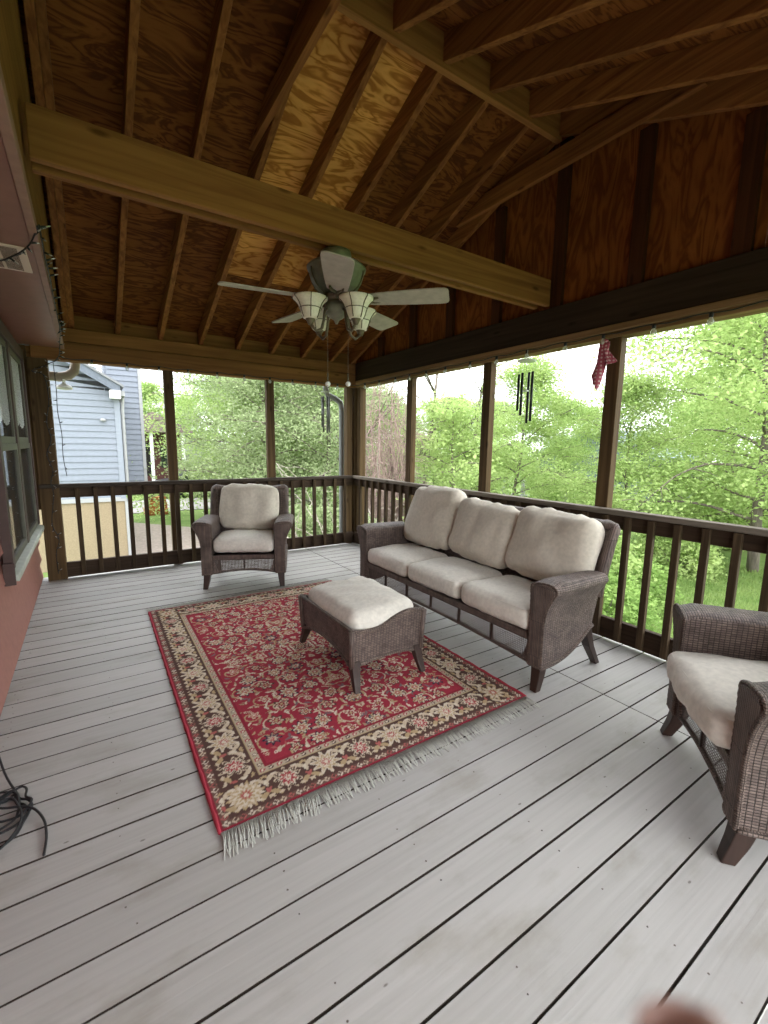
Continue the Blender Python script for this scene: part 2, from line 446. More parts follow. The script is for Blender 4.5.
# ------------------------------------------------------------------ deck
DECK = []
def build_deck():
    P = 0.1435; gap = 0.0068
    mb = MB(); br = []
    k = 0
    y = -3.214 + P * 25
    seam = -0.565
    r = random.Random(3)
    while y > -6.3:
        for (a, b) in ((XL - 0.02, seam - 0.003), (seam + 0.003, 0.165)):
            g = gap + r.uniform(-0.002, 0.003)
            mb.box(a, b, y - P + g / 2, y - g / 2, -0.032, 0.0)
            br += [r.random()] * 6
        y -= P
    nb_ = len(mb.f); y = -3.214 + P * 25
    while y > -6.3:
        for x in np.arange(-3.25, 0.1, 0.41):
            for q in (0.28, 0.72):
                if r.random() < 0.62:
                    nx_, ny_ = x + r.uniform(-0.014, 0.014), y - P * (q + r.uniform(-0.05, 0.05)); w_ = r.uniform(0.0022, 0.0036)
                    mb.add([(nx_ + w_ * math.cos(k), ny_ + w_ * math.sin(k), 0.0006) for k in np.arange(6) * PI / 3], [(0, 1, 2, 3, 4, 5)]); br.append(0.5)
        y -= P
    o = mb.build('floor', M['deck'])
    o.data.materials.append(plain('board_edge_gap_shade', (0.045, 0.032, 0.024), 0.9))  # board sides coloured dark to put shade into the gaps
    o.data.materials.append(plain('rusty_nail', (0.11, 0.085, 0.07), 0.8))
    for p in o.data.polygons:
        if p.normal.z < 0.5: p.material_index = 1
        elif p.index >= nb_: p.material_index = 2
    at = o.data.attributes.new('board', 'FLOAT', 'FACE')
    at.data.foreach_set('value', br)
    struct(o, 'grey painted plank deck floor of the porch', 'floor')
    j = MB()
    for x in np.arange(-3.25, 0.2, 0.41):
        j.box(x - 0.02, x + 0.02, -6.3, 0.2, -0.22, -0.034)
    j.box(seam - 0.045, seam + 0.045, -6.3, 0.2, -0.22, -0.034)
    DECK.append(o)
    jo = j.build('floor_joists', M['joist'])
    DECK.append(jo)
    struct(jo, 'dark joists under the gaps of the deck boards', 'floor')
    # deck legs so that the deck stands on the ground
    lg = MB()
    for x in (-3.2, -1.6, 0.1):
        for yy in (0.1, -2.8, -5.9):
            lg.box(x - 0.06, x + 0.06, yy - 0.06, yy + 0.06, -1.32, -0.22)
    struct(lg.build('floor_piers', M['joist']), 'wooden piers carrying the deck', 'floor')
build_deck()

# ------------------------------------------------------------------ posts
def post(x0, x1, y0, y1, z0, z1, label, mat='postz'):
    o = MB().box(x0, x1, y0, y1, z0, z1).build('porch_post', M[mat], origin=((x0 + x1) / 2, (y0 + y1) / 2, z0), bevel=0.004)
    return tag(o, label, 'post', 'wooden posts of the screened porch')
post(-3.232, -3.085, 0.0, 0.12, 0.0, 2.05, 'thick brown corner post beside the house window, wrapped in tiny lights')
for i, x in enumerate((-2.117, -1.067)):
    post(x - 0.045, x + 0.045, 0.045, 0.105, 0.0, 2.05,
         ['slim wooden post behind the far railing, between the grey house view and the trees',
          'slim wooden post behind the far railing, just right of the armchair'][i])
# cluster in the far right corner
post(-0.075, 0.005, 0.045, 0.13, 0.0, 2.05, 'slim corner post on the far wall side, left of the corner angle')
post(0.045, 0.13, -0.075, 0.005, 0.0, 2.05, 'slim corner post on the right wall side, right of the corner angle')
post(0.02, 0.15, 0.02, 0.15, -0.0, 2.05, 'square corner post hidden between the two slim corner posts')
for i, y in enumerate((-1.104, -2.21, -3.32)):
    post(0.045, 0.11, y - 0.045, y + 0.045, 0.0, 2.05,
         ['slim wooden post behind the right railing, nearest the far corner',
          'slim wooden post behind the right railing, above the middle of the sofa',
          'slim wooden post behind the right railing, with the red bandana on it'][i])
post(0.045, 0.11, -4.475, -4.385, 0.0, 2.05, 'slim wooden post behind the right railing, behind the nearest armchair')
post(0.045, 0.15, YN + 0.0, YN + 0.13, 0.0, 2.05, 'square post at the near open end of the porch')

# ------------------------------------------------------------------ headers, nailers
hf = thing('header_beam', 'pale brown double header beam over the far wall openings', 'beam', (-1.6, 0.04, 2.05))
MB().box(-1.60, 1.75, -0.035, 0.0, 0.165, 0.28).build('upper_board', M['headx'], hf, bevel=0.004)
MB().box(-1.60, 1.75, -0.04, 0.0, 0.0, 0.16).build('lower_board', M['headx'], hf, bevel=0.004)
MB().box(-1.60, 1.75, 0.0, 0.11, 0.005, 0.275).build('backing_board', M['headx'], hf)
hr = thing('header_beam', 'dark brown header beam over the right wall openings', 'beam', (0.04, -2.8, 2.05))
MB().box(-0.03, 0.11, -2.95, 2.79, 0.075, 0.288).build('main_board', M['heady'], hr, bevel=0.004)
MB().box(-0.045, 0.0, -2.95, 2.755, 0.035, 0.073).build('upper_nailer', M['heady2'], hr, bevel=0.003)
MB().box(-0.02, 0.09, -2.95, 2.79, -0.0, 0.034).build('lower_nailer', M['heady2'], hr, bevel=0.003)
# near end header carries the near slope
hn = MB().box(-3.0, 0.15, YN - 0.02, YN + 0.08, 2.05, 2.33).build('header_beam', M['headx'], origin=(-1.5, YN, 2.05), bevel=0.004)
tag(hn, 'brown header beam across the open near end of the porch', 'beam')

# ------------------------------------------------------------------ railings
def railing(name, label, L, mats, bal_pos, loc, rotz):
    """local: runs along +x from 0 to L, room side is -y"""
    t = thing(name, label, 'railing', loc, rotz)
    rail, cap = mats
    cb = MB().box(0, L - (0.0 if rotz else 0.029), -0.03, 0.0435, CAPZ - 0.035, CAPZ)
    if not rotz: cb.box(-0.15, 0.0, -0.03, -0.003, CAPZ - 0.035, CAPZ)
    cb.build('cap_rail', M[cap], t, bevel=0.006)
    MB().box(0, L, 0.0, 0.038, 0.822, CAPZ - 0.036).build('top_rail', M[rail], t, bevel=0.004)
    MB().box(0, L, 0.0, 0.038, 0.07, 0.212).build('bottom_rail', M[rail], t, bevel=0.004)
    base = None
    for x in bal_pos:
        if base is None:
            base = MB().box(-0.019, 0.019, -0.034, -0.001, 0.085, 0.912).build('baluster', M['baluster'], t, bevel=0.003)
            base.location = (x, 0, 0)
        else:
            copy_obj(base, t, (x, 0, 0))
    return t
far_b = [-2.953 + 0.1405 * i for i in range(21)]
railing('railing', 'dark wooden railing with square balusters along the far wall', 3.08, ('railx', 'capx'),
        [x + 3.083 for x in far_b], (-3.083, 0.0, 0.0), 0.0)
rb = [0.20 + 0.1455 * i for i in range(38)]
rr = railing('railing', 'dark wooden railing with a cap coloured pale as if sunlit behind the sofa', 5.70, ('railx', 'capy'),
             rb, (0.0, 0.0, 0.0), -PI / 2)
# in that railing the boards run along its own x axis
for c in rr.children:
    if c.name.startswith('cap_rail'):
        c.data.materials[0] = wood('cap_wood_painted_lit', (0.11, 0.09, 0.072), (0.22, 0.19, 0.155), axis=0, fine=30, along=1.2)  # lit copy of the cap wood, the light is in its colour

# ------------------------------------------------------------------ roof
T = 0.04; DEP = 0.145
def zf(y): return ZP - PITCH * y                       # underside of far rafters
def zn(y): return ZR + 0.012 + PITCH * (y - YR)          # underside of near rafters
def rafter(x, far, label, t=T):
    h = DEP
    if far: ys = (0.10, YR + 0.022); z = zf
    else: ys = (YR - 0.022, YN - 0.10); z = zn
    a, b = ys
    lo = [(x - t / 2, a, z(a)), (x + t / 2, a, z(a)), (x + t / 2, b, z(b)), (x - t / 2, b, z(b))]
    hi = [(p[0], p[1], p[2] + h) for p in lo]
    o = MB().hexa(lo, hi).build('rafter', M['rafter'], origin=(x, a, z(a)), bevel=0.003)
    return tag(o, label, 'rafter', 'roof rafters of the porch')
xf = [-2.885, -2.53, -2.165, -1.795, -1.42, -1.045, -0.67, -0.30]
for i, x in enumerate(xf):
    rafter(x, True, ORD[i] + ' rafter from the house wall on the slope beyond the ridge')
rafter(-0.02, True, 'rafter against the plywood gable on the slope beyond the ridge')
rafter(-2.926, True, 'rafter doubled up against the house side of the roof')
xn = [-2.86, -2.49, -2.12, -1.75, -1.385, -1.05, -0.69, -0.335]
for i, x in enumerate(xn):
    rafter(x, False, ORD[i] + ' rafter from the house wall on the slope nearer than the ridge')
rafter(-0.02, False, 'rafter against the plywood gable on the slope nearer than the ridge')
rb_ = MB().box(-2.96, -0.005, YR - 0.02, YR + 0.02, ZR - 0.022, ZR + 0.15).build('ridge_beam', M['beamx'], origin=(-1.5, YR, ZR), bevel=0.003)
tag(rb_, 'ridge board running along the peak of the roof', 'beam')

# frieze blocking that closes the roof above the far header and the near header
struct(MB().box(-2.97, 0.06, 0.072, 0.088, 2.326, zf(0.08) + DEP).build('wall_far', M['headx']), 'dark blocking between the rafters above the far header', 'wall')
struct(MB().box(-2.97, 0.06, YN - 0.06, YN - 0.045, 2.331, zn(YN) + DEP).build('wall_near', M['headx']), 'blocking between the rafters above the near header', 'wall')
# sheathing: two slopes
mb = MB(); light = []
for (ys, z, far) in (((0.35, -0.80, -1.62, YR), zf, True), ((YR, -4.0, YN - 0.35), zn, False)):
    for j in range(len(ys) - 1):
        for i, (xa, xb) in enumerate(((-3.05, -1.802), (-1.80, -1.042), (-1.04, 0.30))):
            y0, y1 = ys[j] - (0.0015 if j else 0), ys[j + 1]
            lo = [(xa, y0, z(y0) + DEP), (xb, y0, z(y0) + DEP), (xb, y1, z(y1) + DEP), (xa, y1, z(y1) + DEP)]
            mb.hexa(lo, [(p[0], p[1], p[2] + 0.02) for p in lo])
            light += [1 if (far and i == 1 and j > 0) else 0] * 6  # upper middle sheets of the far slope get the lighter colour
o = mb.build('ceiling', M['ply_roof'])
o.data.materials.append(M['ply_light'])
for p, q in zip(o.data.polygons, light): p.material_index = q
struct(o, 'bare plywood roof sheathing between the rafters', 'ceiling')
# shingles on top (seen from nowhere inside but keep the light out)
mb = MB()
for (y0, y1, z) in ((0.42, YR, zf), (YR, YN - 0.42, zn)):
    lo = [(-3.4, y0, z(y0) + DEP + 0.022), (0.36, y0, z(y0) + DEP + 0.022), (0.36, y1, z(y1) + DEP + 0.022), (-3.4, y1, z(y1) + DEP + 0.022)]
    mb.hexa(lo, [(p[0], p[1], p[2] + 0.015) for p in lo])
struct(mb.build('roof_shingles', plain('dark_shingle', (0.08, 0.075, 0.07), 0.9, nscale=20)), 'dark shingles on top of the porch roof', 'roof')

# gable wall on the right: plywood with studs
gy0, gy1 = 0.06, YN
mb = MB()
def gz(y): return (zf(y) if y > YR else zn(y)) + DEP + 0.018
for (a, b) in ((0.06, -1.2), (-1.203, YR), (YR, -4.05), (-4.053, YN)):
    za, zb = gz(a), gz(b)
    mb.hexa([(0.062, a, 2.335), (0.08, a, 2.335), (0.08, b, 2.335), (0.062, b, 2.335)],
            [(0.062, a, za), (0.08, a, za), (0.08, b, zb), (0.062, b, zb)])
struct(mb.build('wall_right', M['ply_gable']), 'plywood gable wall above the right openings', 'wall')
stud_m = wood('stud_wood', (0.036, 0.010, 0.0035), (0.078, 0.024, 0.007), axis=2, fine=30, along=1.2)
for i, y in enumerate((-0.55, -1.15, -1.72, -2.29, -2.86, -3.42, -3.96, -4.5)):
    zt = (zf(y) if y > YR else zn(y)) - 0.0
    o = MB().box(0.022, 0.06, y - 0.045, y + 0.045, 2.338, zt).build('gable_stud', stud_m, origin=(0.04, y, 2.338), bevel=0.003)
    tag(o, ORD[i] + ' upright stud from the far corner in the plywood gable', 'stud', 'studs of the gable wall')
# collar ties, ends cut along the roof slope
def collar(x0, x1, label):
    zb_, zt_ = 3.20, 3.325
    ya = lambda z: (ZP - z + DEP * 0.93) / PITCH
    yb = lambda z: 2 * YR - ya(z) + 0.02
    lo = [(x0, ya(zb_), zb_), (x1, ya(zb_), zb_), (x1, yb(zb_), zb_), (x0, yb(zb_), zb_)]
    hi = [(x0, ya(zt_), zt_), (x1, ya(zt_), zt_), (x1, yb(zt_), zt_), (x0, yb(zt_), zt_)]
    o = MB().hexa(lo, hi).build('collar_tie', M['rafter'], origin=(x0, YR, zb_), bevel=0.003)
    tag(o, label, 'collar tie')
collar(-1.857, -1.818, 'collar tie board bridging the rafters above the middle of the tie beam')
collar(-0.082, -0.043, 'collar tie board bridging the last rafters beside the plywood gable')

# tie beam under the ridge
tb = thing('tie_beam', 'heavy double tie beam crossing the porch with the fan hanging from it', 'beam', (-1.47, -2.78, 2.345))
MB().box(-1.48, 1.46, -0.062, -0.024, 0.0, 0.178).build('near_ply', M['beamx'], tb, bevel=0.005)
MB().box(-1.48, 1.44, 0.026, 0.064, 0.0, 0.178).build('far_ply', M['beamx'], tb, bevel=0.005)
MB().box(-1.48, 1.44, -0.0235, 0.0255, 0.06, 0.176).build('filler_board', M['heady'], tb)

# ------------------------------------------------------------------ house side: wall, soffit, window
mb = MB()
zz = -0.1; r = random.Random(5)
while zz < 2.14:
    h = min(0.165, 2.148 - zz)
    mb.hexa([(XL - 0.02, 0.16, zz), (XL + 0.024, 0.16, zz), (XL + 0.024, -6.4, zz), (XL - 0.02, -6.4, zz)],
            [(XL - 0.02, 0.16, zz + h), (XL - 0.004, 0.16, zz + h), (XL - 0.004, -6.4, zz + h), (XL - 0.02, -6.4, zz + h)])
    zz += 0.165
# solid backing with a window hole, house end corner
WY0, WY1, WZ0, WZ1 = -1.86, -0.14, 0.62, 2.02
struct(mb.build('wall_left', M['siding_red']), 'red painted lap siding of the house wall', 'wall')
mb = MB().box(XL - 0.16, XL - 0.021, -6.4, 0.14, -1.3, 2.6)
struct(mb.build('wall_house', M['siding_red']), 'body of the house behind the lap siding', 'wall')
# soffit, its light edge strip, wooden board above
struct(MB().box(XL - 0.02, -2.985, -6.4, 0.0, 2.15, 2.165).build('trim_1', M['soffit_red'], bevel=0.002), 'red painted soffit under the house eave', 'soffit')
struct(MB().box(-2.984, -2.955, -6.4, 0.0, 2.143, 2.20).build('trim_2', plain('pale_red_strip', (0.31, 0.175, 0.142), 0.5, nscale=4), bevel=0.003), 'pale strip along the soffit edge', 'trim')
mb = MB()
for (a, b) in ((0.0, YR), (YR, -6.2)):
    za, zb = gz(a) - 0.02, gz(b) - 0.02
    mb.hexa([(-3.0, a, 2.20), (-2.968, a, 2.20), (-2.968, b, 2.20), (-3.0, b, 2.20)],
            [(-3.0, a, za), (-2.968, a, za), (-2.968, b, zb), (-3.0, b, zb)])
struct(mb.build('wall_upper_left', wood('ledger_wood', (0.20, 0.09, 0.023), (0.36, 0.185, 0.054), axis=1, fine=22, along=0.9)), 'brown boarding between the soffit and the roof on the house side', 'wall')
vt = thing('soffit_vent', 'small louvred vent let into the red soffit', 'vent', (-3.14, -2.31, 2.149))
MB().box(-0.13, 0.13, -0.17, 0.17, -0.006, 0.0).build('vent_frame', M['vent'], vt, bevel=0.002)
mb = MB()
for i in range(26):
    for (xa, xb) in ((-0.105, -0.045), (-0.033, 0.027), (0.039, 0.099)):
        y = -0.145 + i * 0.0116
        mb.box(xa, xb, y - 0.0013, y + 0.0013, -0.0075, -0.0058)
mb.build('vent_slots', plain('vent_slot_shadow', (0.10, 0.07, 0.06), 0.9), vt)

struct(MB().box(XL - 0.02, -3.233, 0.02, 0.05, 0.72, 2.149).build('trim_3', M['postz'], bevel=0.003), 'brown filler board between the house wall and the corner post', 'trim')
struct(MB().box(-3.233, -2.95, 0.045, 0.11, 2.051, 2.149).build('trim_4', M['headx'], bevel=0.003), 'brown filler board over the corner post', 'trim')
# window: casing, two units with sashes, sill
w = bpy.data.objects.new('window_1', None); COL.objects.link(w); w.location = (XL, -1.0, 0.62)
struct(w, 'double window with maroon casing in the red house wall', 'window')
wy0, wy1 = -0.86, 0.86   # local y (near, far)
H = 1.40
def wpart(name, mat, boxes, bevel=0.003):
    mb = MB()
    for b in boxes: mb.box(*b)
    return mb.build(name, M[mat], w, bevel=bevel)
wpart('casing', 'maroon', [(0.017, 0.062, wy1 - 0.075, wy1 + 0.0, 0.0, H + 0.06)])
wpart('casing', 'maroon', [(0.017, 0.062, wy0, wy0 + 0.075, 0.0, H + 0.06)])
wpart('casing', 'maroon', [(0.017, 0.062, wy0 + 0.076, wy1 - 0.076, H - 0.03, H + 0.06)])
wpart('mullion', 'maroon', [(0.017, 0.058, -0.05, 0.05, 0.0, H - 0.031)])
wpart('dark_room_backing', 'dark', [(0.0250, 0.0262, wy0 + 0.076, wy1 - 0.076, 0.0, H - 0.031)], 0)  # dark sheet standing in for the unlit room behind the panes
sheet_white = plain('white_sheet', (0.80, 0.82, 0.84), 0.8)
for k, (a, b) in enumerate(((wy0 + 0.078, -0.052), (0.052, wy1 - 0.078))):
    for q, (z0, z1) in enumerate(((0.002, 0.70), (0.701, H - 0.034))):
        x0, x1 = (0.036, 0.054) if q == 0 else (0.036, 0.048)
        fr = 0.042
        s = wpart('sash', 'sash', [(x0, x1, a, a + fr, z0, z1), (x0, x1, b - fr, b, z0, z1), (x0, x1, a + fr, b - fr, z0, z0 + fr), (x0, x1, a + fr, b - fr, z1 - fr, z1)], 0.002)
        MB().box(0.039, 0.041, a + fr, b - fr, z0 + fr, z1 - fr).build('glass', M['glass'], s)
    if True:
        def val(u, v, a=a, b=b):
            y = a + 0.03 + (b - a - 0.06) * u
            drop = 0.50 + 0.035 * abs(math.sin(u * PI * 2))
            return (0.0315 + 0.0028 * math.sin(u * 60) * (0.4 + 0.6 * v), y, H - 0.05 - drop * v)
        MB().grid(val, 60, 10).build('scalloped_sheet', sheet_white, w, smooth=True)  # pale wavy sheet with a scalloped lower edge, one per unit
sl = MB()
sl.hexa([(0.0, wy0 - 0.03, -0.045), (0.085, wy0 - 0.03, -0.06), (0.085, wy1 + 0.03, -0.06), (0.0, wy1 + 0.03, -0.045)],
        [(0.0, wy0 - 0.03, -0.002), (0.085, wy0 - 0.03, -0.022), (0.085, wy1 + 0.03, -0.022), (0.0, wy1 + 0.03, -0.002)])
sl.build('sill', M['sill'], w, bevel=0.006)
MB().box(0.018, 0.07, wy0 - 0.047, wy0 - 0.031, -0.075, 0.05).build('sill_end', M['maroon'], w, bevel=0.003)

# ------------------------------------------------------------------ cushions
def cushion_mb(w, d, h, crown=0.02, r=0.05, n=18, seed=0, wr=0.004, sag=0.0):
    """rounded, crowned box centred on x,y; bottom at z=0; fine puckers along the seams"""
    bm = bmesh.new(); bmesh.ops.create_cube(bm, size=2.0)
    bmesh.ops.subdivide_edges(bm, edges=bm.edges[:], cuts=n, use_grid_fill=True)
    hx, hy, hz = w / 2, d / 2, h / 2
    for v in bm.verts:
        x, y, z = v.co
        p = Vector((x * hx, y * hy, z * hz))
        rr = min(r, hz * 0.98)
        c = Vector((max(-hx + rr, min(hx - rr, p.x)), max(-hy + rr, min(hy - rr, p.y)), max(-hz + rr, min(hz - rr, p.z))))
        dd = p - c
        if dd.length > 1e-7:
            m = max(abs(dd.x), abs(dd.y), abs(dd.z))
            p = c + dd.normalized() * min(rr, m if m > 0 else rr) if dd.length > rr else p
        # pulled-in corners and crown
        qx, qy = p.x / hx, p.y / hy
        cr = crown * (1 - qx * qx) * (1 - qy * qy)
        p.z += cr * (1 if z > 0 else -0.35) * abs(z)
        side = 1 - 0.035 * (qx * qx) * (qy * qy)
        p.x *= side; p.y *= side
        bulge = 0.012 * (1 - z * z)
        if abs(x) > 0.98: p.x += math.copysign(bulge * (1 - qy * qy), x)
        if abs(y) > 0.98: p.y += math.copysign(bulge * (1 - qx * qx), y)
        # puckers: run away from the long seam
        f = mnoise.noise(Vector((p.x * 17 + seed * 7.3, p.y * 4 + seed, p.z * 4)))
        g = mnoise.noise(Vector((p.x * 6 + seed * 3.1, p.y * 7 + seed, p.z * 6)))
        p.z += wr * 0.8 * f * abs(z) + wr * 1.4 * g
        if abs(y) > 0.9: p.y += wr * 1.2 * f
        p.z -= sag * (1 - qx * qx) * max(0, -qy)
        v.co = p + Vector((0, 0, hz))
    mb = MB()
    bm.verts.index_update()
    mb.v = [tuple(v.co) for v in bm.verts]; mb.f = [tuple(x.index for x in f.verts) for f in bm.faces]
    bm.free(); return mb

def piping(w, d, h, z, r=0.05, rad=0.0030):
    pts = []
    cx, cy = w / 2 - r, d / 2 - r
    for q, (sx, sy, a0) in enumerate(((1, 1, 0), (-1, 1, PI / 2), (-1, -1, PI), (1, -1, 1.5 * PI))):
        for k in range(6):
            a = a0 + k / 5 * PI / 2
            pts.append((sx * cx + r * math.cos(a), sy * cy + r * math.sin(a), z))
    pts.append(pts[0])
    return MB().tube(pts, rad, 6, cap=False)

def xform(mb, mat):
    mb.v = [tuple(mat @ Vector(p)) for p in mb.v]; return mb

# ------------------------------------------------------------------ wicker seating
def sstep(a, b, t):
    t = max(0, min(1, (t - a) / (b - a))); return t * t * (3 - 2 * t)

def seating(name, label, cat, n, loc, rotz, back_h=(0.0,), seed=0, fwd=0.0):
    """local frame: x across, +y towards the back, front face at y=0"""
    t = thing(name, label, cat, loc, rotz)
    cw = 0.59
    WI = cw * n - (0.02 if n == 1 else 0)      # inner width
    xi = WI / 2
    zb = lambda y: 0.137 + 0.155 * (max(0, y - 0.05) / 0.40) ** 2.2
    D = 0.47
    # arms
    for s in (-1, 1):
        rings = []
        NY = 16
        for i in range(NY + 1):
            y = D * i / NY
            b = zb(y) if y <= 0.45 else zb(0.45)
            e = sstep(0.0, 0.07, y)                 # rounded nose of the roll
            top = 0.612 + 0.018 * e - 0.012 * y / D
            k = 0.9 + 0.1 * e
            sec = [(0.0, b), (0.086, b)]
            for q in range(1, 13):
                z = b + (0.585 - b) * q / 12
                sec.append((0.086 + 0.078 * k * max(0, (z - 0.36) / 0.225) ** 2.2, z))
            xo = 0.086 + 0.078 * k; RR = 0.05
            for q in range(1, 8):
                aa = q / 8 * PI * 0.5
                sec.append((xo - RR + RR * math.cos(aa) + 0.003 * math.sin(aa * 2), 0.585 + (top + 0.010 - 0.585) * math.sin(aa)))
            for q in range(1, 6):
                u = q / 6
                sec.append(((xo - RR) * (1 - u), top + 0.010 - 0.018 * u * u))
            sec += [(-0.004, top - 0.016), (-0.006, top - 0.04), (-0.002, 0.53), (0.0, 0.45), (0.0, 0.30)]
            rings.append([(s * (xi + a), y, z) for a, z in sec])
        MB().loft(rings).build('arm', M['wicker'], t, smooth=True, bevel=0.012, uv=True)
        # ribbed face of the arm front
        fr = rings[0]
        cx = s * (xi + 0.055)
        face = MB()
        f1 = [(cx + (p[0] - cx) * 0.9, -0.001, p[2] if False else 0.38 + (p[2] - 0.38) * 0.97) for p in fr]
        f2 = [(q[0], -0.010, q[2]) for q in f1]
        face.loft([f1, f2]); face.build('arm_front', M['ribs'], t, uv=True, bevel=0.003)
        # braided edge around the arm front
        pts = [(p[0], 0.0, p[2]) for p in fr]; pts.append(pts[0])
        dense = []
        for i in range(len(pts) - 1):
            a, b = Vector(pts[i]), Vector(pts[i + 1]); m = max(1, int((b - a).length / 0.012))
            dense += [a.lerp(b, q / m) for q in range(m)]
        dense.append(Vector(pts[-1]))
        rad = [0.0085 + 0.0010 * (1 if i % 2 else -1) for i in range(len(dense))]
        MB().tube(dense, rad, 8, cap=False).build('braid_trim', M['braid'], t, smooth=True, uv=True)
        # braid along the bottom edge of the side
        pts = [(s * (xi + 0.086), D * i / 14, (zb(D * i / 14) if D * i / 14 < 0.45 else zb(0.45))) for i in range(15)]
        MB().tube(pts, 0.011, 8).build('lower_braid', M['braid'], t, smooth=True, uv=True)
    # back shell with wings
    wb = xi + 0.078
    def bpt(u, v, off):
        x = u * wb
        wing = sstep(wb - 0.13, wb - 0.01, abs(x))
        z = 0.29 + 0.572 * v + 0.022 * wing * v - 0.018 * v * sstep(0.93, 1.0, abs(u))
        y = 0.455 + 0.235 * v ** 1.05 - 0.072 * wing * (0.35 + 0.65 * min(1, v * 1.2)) + off
        return (x, y, z)
    NU = 16 * (1 if n == 1 else 2); NV = 12
    us = sorted(set([round(-1 + 2 * i / NU, 4) for i in range(NU + 1)] + [-0.97, -0.93, 0.93, 0.97]))
    rings = []
    for u in us:
        ring = [bpt(u, j / NV, 0.0) for j in range(NV + 1)] + [bpt(u, j / NV, 0.042) for j in range(NV, -1, -1)]
        rings.append(ring)
    MB().loft(rings).build('back_frame', M['wicker'], t, uv=True, smooth=False)
    rim = [bpt(-1, j / 10, 0.02) for j in range(3, 11)] + [bpt(u, 1, 0.02) for u in us] + [bpt(1, j / 10, 0.02) for j in range(10, 2, -1)]
    k = len(rim)
    MB().tube(rim, 0.033, 10).build('back_roll', M['ribs'], t, smooth=True, uv=True)
    # platform, front rail, cane apron, dividers
    MB().box(-xi, xi, 0.03, 0.47, 0.262, 0.300).build('seat_platform', M['darkwood'], t)
    MB().box(-xi, xi, 0.004, 0.03, 0.270, 0.312).build('front_rail', M['ribs'], t, uv=True, bevel=0.006)
    arch = lambda x: 0.140 + 0.030 * (1 - (x / xi) ** 2)
    MB().grid(lambda a, b: (-xi + 2 * xi * a, 0.016, arch(-xi + 2 * xi * a) + (0.272 - arch(-xi + 2 * xi * a)) * b), 20, 4).build('cane_apron', M['cane'], t, uv=True)
    MB().tube([(-xi + 2 * xi * i / 24, 0.016, arch(-xi + 2 * xi * i / 24)) for i in range(25)], 0.011, 8).build('apron_trim', M['braid'], t, smooth=True, uv=True)
    nd = 1 if n == 1 else 5
    for i in range(nd):
        x = -xi + 2 * xi * (i + 1) / (nd + 1)
        MB().box(x - 0.006, x + 0.006, 0.008, 0.026, arch(x), 0.272).build('divider', M['darkwood'], t)
    # corner gussets of the apron, beside the arms
    for s in (-1, 1):
        g = MB()
        pr = [(s * xi, 0.138), (s * (xi - 0.055), 0.15), (s * (xi - 0.03), 0.21), (s * (xi - 0.012), 0.27), (s * xi, 0.27)]
        g.loft([[(x, 0.006, z) for x, z in pr], [(x, 0.026, z) for x, z in pr]])
        g.build('apron_gusset', M['wicker'], t, uv=True)
    # legs
    def leg(a, b, ra, rb2):
        a, b = Vector(a), Vector(b)
        mk = lambda c, r: [(c.x - r, c.y - r, c.z), (c.x + r, c.y - r, c.z), (c.x + r, c.y + r, c.z), (c.x - r, c.y + r, c.z)]
        mid = a.lerp(b, 0.55); mid += Vector(((a.x - b.x) * 0.10, (a.y - b.y) * 0.10, 0))
        MB().loft([mk(b, rb2), mk(mid, (ra + rb2) / 2), mk(a, ra)]).build('leg', M['darkwood'], t, bevel=0.004)
    for s in (-1, 1):
        leg((s * (xi + 0.046), 0.045, 0.165), (s * (xi + 0.062), -0.005, 0.0), 0.033, 0.021)
        leg((s * (xi + 0.044), 0.435, 0.31), (s * (xi + 0.048), 0.60, 0.0), 0.032, 0.020)
    # cushions
    for i in range(n):
        x = -cw * n / 2 + cw * (i + 0.5)
        wc = cw - 0.012 if n > 1 else WI - 0.008
        sz = 0.0 if n > 1 else 0.016
        c = cushion_mb(wc, 0.50 + fwd, 0.135, crown=0.022, r=0.045, seed=seed + i, wr=0.0065)
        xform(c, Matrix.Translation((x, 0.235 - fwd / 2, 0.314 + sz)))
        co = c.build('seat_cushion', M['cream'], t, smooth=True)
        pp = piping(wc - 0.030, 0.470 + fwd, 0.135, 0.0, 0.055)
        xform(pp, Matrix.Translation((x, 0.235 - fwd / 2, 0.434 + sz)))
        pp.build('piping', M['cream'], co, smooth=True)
        dh, tilt, dx = back_h[i % len(back_h)]
        bw = cw + (0.018 if n > 1 else -0.02)
        b = cushion_mb(bw, 0.50 + dh, 0.165, crown=0.045, r=0.07, seed=seed + 20 + i, wr=0.015)
        # local cushion y -> up, z -> forward
        mt = Matrix.Translation((x + dx, 0.515, 0.452)) @ Matrix.Rotation(math.radians(-20), 4, 'X') @ Matrix.Rotation(math.radians(tilt), 4, 'Y') \
            @ Matrix.Rotation(PI / 2, 4, 'X') @ Matrix.Translation((0, (0.50 + dh) / 2, 0.0))
        xform(b, mt)
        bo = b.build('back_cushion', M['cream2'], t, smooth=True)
    return t

# sofa: local x -> world -y, local y -> world +x
seating('sofa', 'three seat brown wicker sofa with cream cushions along the right railing', 'sofa', 3,
        (-0.855, -2.615, 0.0), -PI / 2, back_h=((0.02, -2.5, -0.002), (-0.045, 3.0, 0.010), (-0.035, 2.0, 0.018)), seed=1)
ang = math.atan2(-0.294, 0.67)
seating('armchair', 'brown wicker armchair facing the camera by the far railing', 'armchair', 1,
        (-1.70, -0.93, 0.0), ang, back_h=((-0.045, 2.0, -0.005),), seed=5)
ang2 = math.atan2(0.476, 0.597) + PI      # front edge runs from rail-side leg to near leg
fx = Vector((-0.905, -4.362, 0))
seating('armchair', 'brown wicker armchair cut off by the frame beside the right railing', 'armchair', 1,
        (fx.x, fx.y, 0.0), ang2, back_h=((-0.03, 0.0, 0.0),), seed=9, fwd=0.055)

